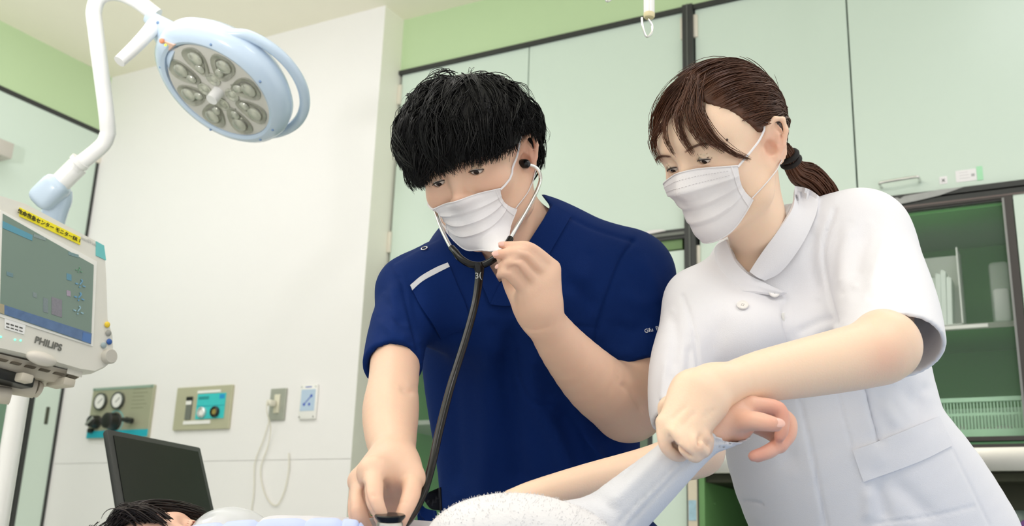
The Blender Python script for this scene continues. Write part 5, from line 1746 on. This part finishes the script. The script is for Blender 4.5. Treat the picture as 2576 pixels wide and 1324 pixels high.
# brown hair drawn back into a low ponytail, loose fringe
M_brown = mat('brown_hair', (88, 54, 35), .38, var=.6, scale=60, spec=.5)
NRS = np.array([.086, .107, .098])
NC = np.array([0, -.016, .030])
def shell(head, RS_, px, py, k=1.0):
    """point of the hair shell under a pixel"""
    r = ray(px, py)
    o = (head.A @ (EYE - head.w(*NC))) / head.s / (RS_ * k)
    d = (head.A @ r) / head.s / (RS_ * k)
    a, b, c = d @ d, o @ d, o @ o - 1
    D = b * b - a * c
    t = (-b - math.sqrt(max(D, 0))) / a
    p = o + d * t
    if D < 0:
        p = p / np.linalg.norm(p)
    return head.w(*(p * RS_ * k + NC))
HN_X = [1700, 1735, 1762, 1784, 1806, 1832, 1858, 1880, 1900, 1914, 1930, 1955, 1966, 1975, 2000]
HN_Y = [205, 215, 255, 276, 292, 318, 345, 366, 374, 366, 332, 316, 330, 440, 460]
def rnd_guides(N_, seed, tie, S_=12, lift=(.985, 1.02), wave=.006, nh=nh, NRS=NRS):
    rs = np.random.RandomState(seed)
    td = _n(np.array(tie) - NC)
    d0 = rs.normal(size=(N_ * 6, 3)); d0 /= np.linalg.norm(d0, axis=1, keepdims=True)
    az = np.abs(np.arctan2(d0[:, 0], d0[:, 1]))
    lim = np.interp(az, [0, .5, .9, 1.35, 1.6, 1.9, 3.15], [.082, .078, .052, .008, .004, -.05, -.06])
    d0 = d0[d0[:, 2] * .09 + NC[2] > lim][:N_]
    n_ = len(d0)
    lf = rs.uniform(*lift, n_)
    ph_ = rs.uniform(0, 6.28, n_)
    pts = np.zeros((n_, S_, 3))
    om = np.arccos(np.clip(d0 @ td, -1, 1))
    # over the crown the hair first runs back, then down to the tie
    via = d0 * .5 + td * .5 + np.array([0, -.15, .30])
    via /= np.linalg.norm(via, axis=1, keepdims=True)
    for i, k in enumerate(np.linspace(0, 1, S_)):
        d = d0 * (1 - k) ** 2 + via * 2 * k * (1 - k) * 1.0 + td * k * k
        d += np.stack([np.sin(ph_ + 4 * k), np.cos(ph_ + 3 * k), np.sin(ph_ + 5 * k)], 1) * wave * 2 * k * (1 - k)
        d /= np.linalg.norm(d, axis=1, keepdims=True)
        r = ell_r(d, NRS) * lf * (1 - .05 * k ** 3)
        pts[:, i] = d * r[:, None] + NC
    return nh.c + (pts @ nh.A) * nh.s
TIE = np.array([.022, -.112, -.036])
parts = []
hf = Field()
hf.ell(nh.w(*NC), NRS * .975 * nh.s, nh.A, .01)
def under_n(p):
    l = nh.local(p)
    dd = l - NC
    az = np.abs(np.arctan2(dd[..., 0], dd[..., 1]))
    return (l[..., 2] - np.interp(az, [0, .5, .9, 1.35, 1.6, 1.9, 3.15], [.080, .076, .050, .006, .000, -.052, -.060])) * nh.s
c_ = nh.w(*NC)
hf.add(under_n, c_ - .3, c_ + .3, .006, 's')
pxcut(hf, [(x, y - 1) for x, y in zip(HN_X, HN_Y)] + [(2010, 470), (2010, 700), (1560, 700), (1560, 205)], 1.15, 1.46, .004)
parts.append(hf.mesh(.0035))
for N_, seed, nc, sp, rr in ((820, 11, 5, .0022, .0009), (240, 12, 3, .0035, .0005)):
    g_ = rnd_guides(N_, seed, TIE)
    px, dd = proj(g_[:, 0])
    dc = -((nh.c - EYE) @ ROT[:, 2])
    ok = ~((dd < dc) & (px[:, 1] > np.interp(px[:, 0], HN_X, HN_Y) - 3))
    pa_, da_ = proj(g_)
    ok &= ~((da_ < dc + .01) & (pa_[..., 1] > np.interp(pa_[..., 0], HN_X, HN_Y) + 2) & (pa_[..., 0] < 1962)).any(1)
    g_ = g_[ok]
    w, r = locks(g_, nc, sp, rr, .6, seed, .0006)
    parts.append(strands(w, r, .6, 3))
# fringe wisps: pixel guides laid on the shell, from the parting to the brow
FR = [([(1742, 196), (1700, 226), (1660, 276), (1636, 340), (1632, 405), (1648, 440), (1666, 450)], 16, 26, .0042),
      ([(1738, 196), (1690, 236), (1652, 300), (1640, 360), (1646, 412), (1662, 442)], 14, 26, .0050),
      ([(1742, 200), (1700, 250), (1668, 310), (1656, 360), (1668, 400)], 12, 24, .0040),
      ([(1746, 200), (1712, 250), (1690, 300), (1686, 350), (1704, 386)], 10, 20, .0030),
      ([(1750, 200), (1728, 250), (1716, 300), (1724, 340), (1748, 378)], 14, 24, .0042),
      ([(1752, 202), (1740, 250), (1738, 290), (1752, 334), (1780, 366)], 12, 24, .0040),
      ([(1758, 204), (1756, 250), (1764, 296), (1792, 348), (1836, 388), (1872, 404)], 16, 28, .0040),
      ([(1752, 204), (1748, 256), (1756, 306), (1780, 350), (1820, 384)], 12, 24, .0036)]
for gl, n_, nn_, spd in FR:
    g3 = np.array([[0, 0, 0]] * 0)
    pl = []
    for i, (x, y) in enumerate(gl):
        a, b = shell(nh, NRS, x, y, 1.0), nurse_surf.hit(x, y)
        if b[1] is not None:
            b = b[0] + b[1] * (.011 - .004 * i / len(gl))
            if (b - EYE) @ (b - EYE) < (a - EYE) @ (a - EYE):
                a = b
        pl.append(a)
    g_ = np.array(spline(pl, 3))[None]
    w, r = locks(g_, n_ * nn_ // 7, spd * 1.15, .0005, .64, n_, .0014)
    parts.append(strands(w, r, .22, 3))
# ponytail
tie = nh.w(*TIE)
dT = -((tie - EYE) @ ROT[:, 2])
tl = spline([tie, P(2003, 428, dT + .02), P(2035, 446, dT + .035), P(2066, 482, dT + .05), P(2085, 540, dT + .06), P(2090, 600, dT + .06)], 4)
rs = np.random.RandomState(4)
tails = []
for k in range(520):
    o = rs.normal(size=3); o /= np.linalg.norm(o); o *= rs.uniform(0, 1) ** .5
    prof = np.interp(np.linspace(0, 1, len(tl)), [0, .12, .4, .8, 1], [.010, .013, .022, .024, .014])
    tails.append([p + o * q for p, q in zip(tl, prof)])
parts.append(strands(np.array(tails), np.full(len(tails), .0013), .3, 3))
low_ = [P(1972, 380, dT - .02), P(1978, 420, dT - .01), tie]
v_, q_ = join(parts)
nhair = to_mesh('hair', v_, q_, M_brown, nurse)
ba = _n(np.array(tl[2]) - np.array(tl[0]))
for k in range(2):
    c = np.array(tl[1]) + ba * (.004 + .010 * k)
    u = _n(np.cross(ba, V(0, 0, 1))); v3 = np.cross(ba, u)
    B().tube([c + (u * math.cos(a) + v3 * math.sin(a)) * .0125 for a in [i * .2618 for i in range(25)]], .0042, 10).done('hair_tie', mat('black_hair_tie', (24, 22, 22), .7), nhair)
# brow and beauty spot
for sg in (-1, 1):
    pl = []
    for k in range(26):
        x = sg * (.014 + .034 * k / 25)
        for q in range(3):
            a = nurse_surf.t.ray_cast(Vector(nh.w(x, .16, .0165 + .004 * math.sin(k / 25 * 2.6) - .001 * q)), Vector(-nh.F))
            if a[0] is not None:
                p = np.array(a[0])
                pl.append([p + nh.F * .0006, p + nh.L * sg * .004 + nh.U * .001 + nh.F * .001, p + nh.L * sg * .0075 + nh.U * (.001 - .0002 * k) + nh.F * .0004])
    v_, q_ = strands(np.array(pl), np.full(len(pl), .00028), .2, 3)
    to_mesh('eyebrow', v_, q_, mat('brow_brown', (128, 98, 82), .6), nurse)
p, n = nurse_surf.hit(1829, 352)
if n is not None:
    B().ball(p, .0018, None, 10).done('mole', mat('mole_brown', (74, 54, 44), .5), nurse_body)
# ------------------------------------------------------------------ the patient lying down
pat = thing('person', P(900, 1500, 1.16), 'patient with dark hair lying down in a white gown under an oxygen mask', 'person')
ph = Head(P(430, 1496, 1.19), (.28, .92, .25), (0, .2, -.97), .93)
f = Field()
ph.build(f, True)
f.chain([J(540, 1500, 1.19, 90), J(640, 1500, 1.18, 110)], .03)
f.chain([J(760, 1475, 1.18, 150), J(1000, 1480, 1.18, 160), J(1300, 1490, 1.18, 150)], .04)
PA = [J(1430, 1440, 1.12, 92), J(1500, 1345, 1.12, 84), J(1640, 1215, 1.125, 66), J(1760, 1110, 1.13, 50), J(1810, 1065, 1.135, 42)]
f.chain([J(760, 1440, 1.15, 90), J(1200, 1450, 1.13, 85), J(1430, 1440, 1.12, 80)], .02)
f.chain([(p, r * .82) for p, r in PA], .02)
T = list(ph.tints)
f.chain([J(1812, 1063, 1.135, 40), J(1850, 1054, 1.14, 44)], .02, 'u', (V(0, .2, .98), .75))
MC = [J(1893, 1018, 1.135, 19), J(1900, 1036, 1.165, 18), J(1890, 1052, 1.18, 18), J(1880, 1068, 1.19, 16)]
for p, r in MC:
    f.cone(P(1845, 1050, 1.15), p, .020, r, .014)
PF = [[(1893, 1018, 1.135), (1958, 1030, 1.135), (1968, 1075, 1.13), (1962, 1098, 1.128)],
      [(1900, 1036, 1.165), (1975, 1052, 1.16), (1985, 1090, 1.15), (1962, 1122, 1.14)],
      [(1890, 1052, 1.18), (1965, 1078, 1.17), (1962, 1118, 1.155), (1938, 1132, 1.145)],
      [(1880, 1066, 1.19), (1950, 1100, 1.18), (1945, 1132, 1.165), (1905, 1150, 1.145)]]
PF2 = [[21, 20, 18, 15], [21, 21, 20, 18], [19, 19, 18, 16], [17, 17, 17, 15]]
for a, b in zip(PF, PF2):
    finger(f, a, b, .004, T)
f.chain([J(1960, 1120, 1.14, 19), J(1925, 1140, 1.125, 18), J(1896, 1148, 1.12, 15)], .004)
PT = finger(f, [(1842, 1064, 1.135), (1898, 1060, 1.108), (1935, 1066, 1.095), (1951, 1069, 1.095)], [27, 25, 21, 18.5], .008, T)
for c in ((1960, 1100, 1.13), (1900, 1150, 1.12), (1970, 1040, 1.13)):
    T.append((P(*c), .03, .4))
pat_body, pat_surf = skin_done(f, .0026, M_skin_c, pat, T)
nail(PT, pat_body, V(.1, .5, .9))
g = Field()
g.chain(PA[:4] + [J(1806, 1080, 1.132, 55), J(1856, 1054, 1.132, 62)], .02)
for c, r in (((1415, 1350, 1.12), 80),):
    p, rr = J(*c, r); g.ell(p, rr, None, .03)
g.plane(P(1836, 1066, 1.132), _n(P(1835, 1045, 1.09) - P(1750, 1120, 1.13)), .002, 's', .08)
g.chain([(p, r) for p, r in [J(1800, 1084, 1.132, 44), J(1870, 1048, 1.132, 56)]], .002, 's')
g.chain([J(700, 1440, 1.17, 140), J(1000, 1480, 1.18, 168), J(1300, 1490, 1.18, 158)], .04)
g.chain([J(760, 1440, 1.15, 96), J(1200, 1450, 1.13, 96), J(1430, 1440, 1.12, 92)], .03)
pv, pq = g.mesh(.0034)
pv = smooth_mesh(pv, pq, 2, .5)
M_gown = mat('white_knit', (214, 215, 220), .85, var=.02, scale=14, bump=.3, bscale=700, sheen=.2)
pv = crease(pv, pq, [
    ([(1742, 1152), (1690, 1205), (1620, 1280), (1580, 1324)], 4, -.002, 'seam'), ([(1728, 1140), (1680, 1190), (1600, 1268), (1556, 1318)], 4, -.0016, 'seam'),
    ([(1640, 1100), (1600, 1150), (1540, 1210)], 14, -.004), ([(1680, 1120), (1640, 1170), (1590, 1220), (1530, 1280)], 16, .004),
    ([(1600, 1120), (1560, 1150), (1510, 1190)], 12, .003), ([(1450, 1240), (1500, 1250), (1560, 1300)], 14, -.003),
    ([(1790, 1110), (1815, 1112), (1840, 1104)], 4, -.0018), ([(1765, 1120), (1800, 1100), (1815, 1060)], 5, -.0018)])
gown = to_mesh('gown', pv, pq, M_gown, pat)

pm, _ = mask_on(ph, pat_surf, pat, -.012, -.03, -.08, -.126, math.radians(60), .010)
om = Field()
om.ell(ph.w(0, .088, -.060), np.array([.044, .046, .056]) * ph.s, ph.A)
ov, oq = om.mesh(.004)
mm = mat('clear_mask_shell', (226, 230, 232), .15, alpha=.55)
to_mesh('oxygen_mask', ov, oq, mm, pat)
M_dbrown = mat('dark_brown_hair', (40, 31, 27), .42, var=.5, scale=60)
PRS = np.array([.088, .108, .100])
parts = []
hf = Field()
hf.ell(ph.w(*NC), PRS * .97 * ph.s, ph.A, .01)
def under_p(p):
    l = ph.local(p); dd = l - NC
    az = np.abs(np.arctan2(dd[..., 0], dd[..., 1]))
    return (l[..., 2] - np.interp(az, [0, .5, .9, 1.35, 1.6, 1.9, 3.15], [.070, .066, .046, .010, .004, -.04, -.05])) * ph.s
c_ = ph.w(*NC)
hf.add(under_p, c_ - .3, c_ + .3, .006, 's')
parts.append(hf.mesh(.004))
g_ = rnd_guides(520, 21, np.array([.0, -.10, .05]), 10, (.98, 1.06), .03, ph, PRS)
w, r = locks(g_, 5, .003, .0009, .5, 5, .002)
parts.append(strands(w, r, .4, 3))
# tuft that rises over the forehead
tuft = []
for k in range(26):
    a, b = random.uniform(-1, 1), random.uniform(0, 1)
    p0 = P(395 + a * 30, 1312 + 8 * b, 1.16 + .03 * b)
    p1 = P(360 + a * 30, 1288 + 10 * b, 1.16 + .03 * b)
    p2 = P(325 + a * 26, 1284 + 14 * b, 1.16 + .03 * b)
    p3 = P(290 + a * 22, 1312 + 20 * b, 1.16 + .03 * b)
    tuft.append(spline([p0, p1, p2, p3], 4))
far = []
for k in range(34):
    a, b = random.uniform(-1, 1), random.uniform(0, 1)
    far.append(spline([P(318 + 16 * a, 1292 + 8 * b, 1.20), P(372, 1274 + 7 * b, 1.21 + .02 * b), P(440 + 8 * a, 1276 + 9 * b, 1.22 + .02 * b), P(500 + 14 * a, 1290 + 10 * b, 1.23)], 5))
w, r = locks(np.array(far), 10, .0035, .0008, .3, 8, .001)
parts.append(strands(w, r, .3, 3))
w, r = locks(np.array(tuft), 9, .004, .0008, .4, 6, .002)
parts.append(strands(w, r, .3, 3))
v_, q_ = join(parts)
to_mesh('hair', v_, q_, M_dbrown, pat)
for sg in (-1, 1):
    pl = []
    for k in range(16):
        x = sg * (.020 + .024 * k / 15)
        p = ph.w(x, .0865 - .25 * abs(abs(x) - .0315), -.0085)
        pl.append([p, p + ph.F * .003 - ph.U * .003, p + ph.F * .004 - ph.U * .007])
    v_, q_ = strands(np.array(pl), np.full(len(pl), .0004), .2, 3)
    to_mesh('eyelash', v_, q_, M_lash, pat)
# ------------------------------------------------------------------ stethoscope
st = thing('stethoscope', P(980, 1320, 1.08), 'black stethoscope with steel ear tubes worn by the person in navy scrubs', 'stethoscope')
M_rub = mat('black_rubber', (8, 8, 9), .22, spec=.4, var=.05)
M_tube = mat('steel_tube', (226, 226, 222), .3, metal=1.0, var=.02)
yk = P(1203, 668, 1.375)
B().tube(spline([P(1284, 600, 1.40), P(1276, 614, 1.39), P(1262, 634, 1.38), P(1242, 652, 1.375), P(1222, 664, 1.375), P(1204, 668, 1.375), P(1180, 664, 1.375), P(1158, 650, 1.38), P(1145, 634, 1.39), P(1136, 624, 1.40)], 6), [.0044] * 6 + [.0048] * 43 + [.0046] * 6, 14).done('yoke', M_rub, st)
B().tube(spline([P(1136, 626, 1.40), P(1126, 608, 1.42), P(1108, 570, 1.45), P(1094, 530, 1.48), P(1086, 500, 1.51), P(1076, 470, 1.56), P(1072, 440, 1.60)], 6), .0027, 12).done('ear_tube', M_tube, st)
ep = mh.w(.083, -.002, -.026)
de = -((ep - EYE) @ ROT[:, 2])
B().tube(spline([P(1283, 602, 1.40), P(1300, 572, 1.41), P(1325, 530, 1.43), P(1346, 490, 1.45), P(1359, 456, de), P(1357, 434, de), P(1345, 420, de), P(1326, 414, de - .002), P(1318, 412, de)], 6), .0027, 12).done('ear_tube', M_tube, st)
B().lathe(P(1326, 413, de - .004), P(1305, 410, de + .004) - P(1326, 413, de - .004), [(.003, -.004), (.0062, -.001), (.0068, .004), (.0060, .010), (.0040, .013)], 18).done('ear_tip', M_rub, st)
main = spline([P(1203, 664, 1.375), P(1206, 690, 1.37), P(1196, 760, 1.35), P(1172, 850, 1.32), P(1136, 965, 1.28), P(1106, 1080, 1.23), P(1086, 1170, 1.19), P(1066, 1238, 1.15), P(1040, 1290, 1.12), P(1014, 1322, 1.095), P(985, 1330, 1.085)], 7)
rr = np.interp(np.linspace(0, 1, len(main)), [0, .05, .10, .2, 1], [.0068, .0072, .0058, .0050, .0049])
B().tube(main, list(rr), 16).done('tube', M_rub, st)
text('moulded_mark', '3(', P(1203, 694, 1.3615), V(1, .12, 0), V(-.1, 1, .05), .011, mat('pale_mark', (190, 194, 190), .4), st, .0003)
cp = P(981, 1303, 1.068)
ca = _n(V(.02, .97, -.10))
chest = B().lathe(cp, ca, [(.0115, -.030), (.0135, -.028), (.0135, -.006), (.0125, -.004)], 28).done('bell', M_steel, st)
B().lathe(cp, ca, [(.011, -.005), (.0158, .0005), (.0160, .0022), (.0148, .0034), (.004, .0036)], 32).done('rim', M_rub, chest)

# ------------------------------------------------------------------ towel, blanket and bed
M_towel = mat('white_terry', (226, 225, 226), .95, var=.02, scale=40, bump=.25, bscale=500)
tw = Field()
for c, r in (((1230, 1345, 1.085), 86), ((1310, 1336, 1.085), 82), ((1400, 1356, 1.085), 84), ((1160, 1368, 1.085), 72), ((1470, 1395, 1.085), 74)):
    p, rr_ = J(*c, r)
    tw.ell(p, (rr_ * 1.3, rr_ * 1.2, rr_), [V(1, 0, 0), V(0, 0, 1), V(0, 1, 0)], .03)
wv, wq = tw.mesh(.0022)
wn = normals(wv, wq)
rs = np.random.RandomState(9)
wv = wv + wn * (rs.normal(size=len(wv)) * .0001)[:, None]
towel = thing('towel', P(1300, 1400, 1.085), 'fluffy white terry towel lying on the patient at the bottom edge', 'towel')
to_mesh('cloth', wv, wq, M_towel, towel)
ix = rs.choice(len(wv), 3000)
d_ = wn[ix] + rs.normal(size=(3000, 3)) * .6
d_ /= np.linalg.norm(d_, axis=1, keepdims=True)
e_ = rs.normal(size=(3000, 3)) * .5 + d_
e_ /= np.linalg.norm(e_, axis=1, keepdims=True)
a_ = wv[ix]
v_, q_ = strands(np.stack([a_, a_ + d_ * .001, a_ + d_ * .0018 + e_ * .0008], 1), np.full(3000, .00025), .6, 3)
to_mesh('pile', v_, q_, M_towel, towel, kind='stuff')

M_quilt = mat('lavender_blue_quilt', (190, 202, 236), .7, var=.02, scale=14, bump=.15, bscale=600)
bl = thing('quilt', P(700, 1400, 1.02), 'pale lavender blue quilted cover folded over the patient\'s chest', 'quilt')
xs = [(380, 1346), (470, 1320), (560, 1309), (648, 1303), (770, 1300), (860, 1300), (903, 1306), (926, 1338)]
for k, ((x0, y0), (x1, y1)) in enumerate(zip(xs, xs[1:])):
    b = B()
    rings = []
    for i in range(9):
        t = i / 8
        x, y = x0 + (x1 - x0) * t, y0 + (y1 - y0) * t
        sw = 1 - .16 * (abs(t - .5) * 2) ** 6
        c = P(x, y + 62, 1.03)
        R0 = 58 * 1.03 / FPX * sw
        rings.append([b.bm.verts.new(c + V(0, math.sin(a) * R0, math.cos(a) * R0 * .8)) for a in [2 * math.pi * q / 20 for q in range(20)]])
    b.skin(rings)
    b.done('quilt_section', M_quilt, bl)

bed = thing('stretcher', P(900, 1560, 1.16) * np.array([1, 1, 0]), 'patient stretcher whose mattress lies just under the bottom of the view', 'stretcher')
ax_, ay_ = _n(V(1, 0, 0) * np.array([1, 1, 0])), None
ay_ = np.array([-ax_[1], ax_[0], 0])
c0 = P(900, 1500, 1.06)
zt = P(1000, 1480, 1.18)[2] - .092
fr_ = [ax_, ay_, np.array([0, 0, 1.0])]
cc = np.array([c0[0], c0[1], zt]) + ax_ * .35
B().box(cc + np.array([0, 0, -.05]), (1.95, .54, .10), fr_, .03).done('mattress', mat('mattress_blue', (120, 150, 190), .6), bed)
B().box(cc + np.array([0, 0, -.125]), (1.98, .52, .04), fr_, .01).done('frame', M_steel, bed)
for i in (-1, 1):
    for k in (-1, 1):
        p = cc + ax_ * i * .85 + ay_ * k * .25
        lg = B().tube([(p[0], p[1], zt - .14), (p[0], p[1], .12)], .02, 12).done('leg', M_steel, bed)
        B().lathe((p[0] - .015, p[1], .06), (1, 0, 0), [(.06, 0), (.06, .03)], 18).done('caster', M_blk, lg)
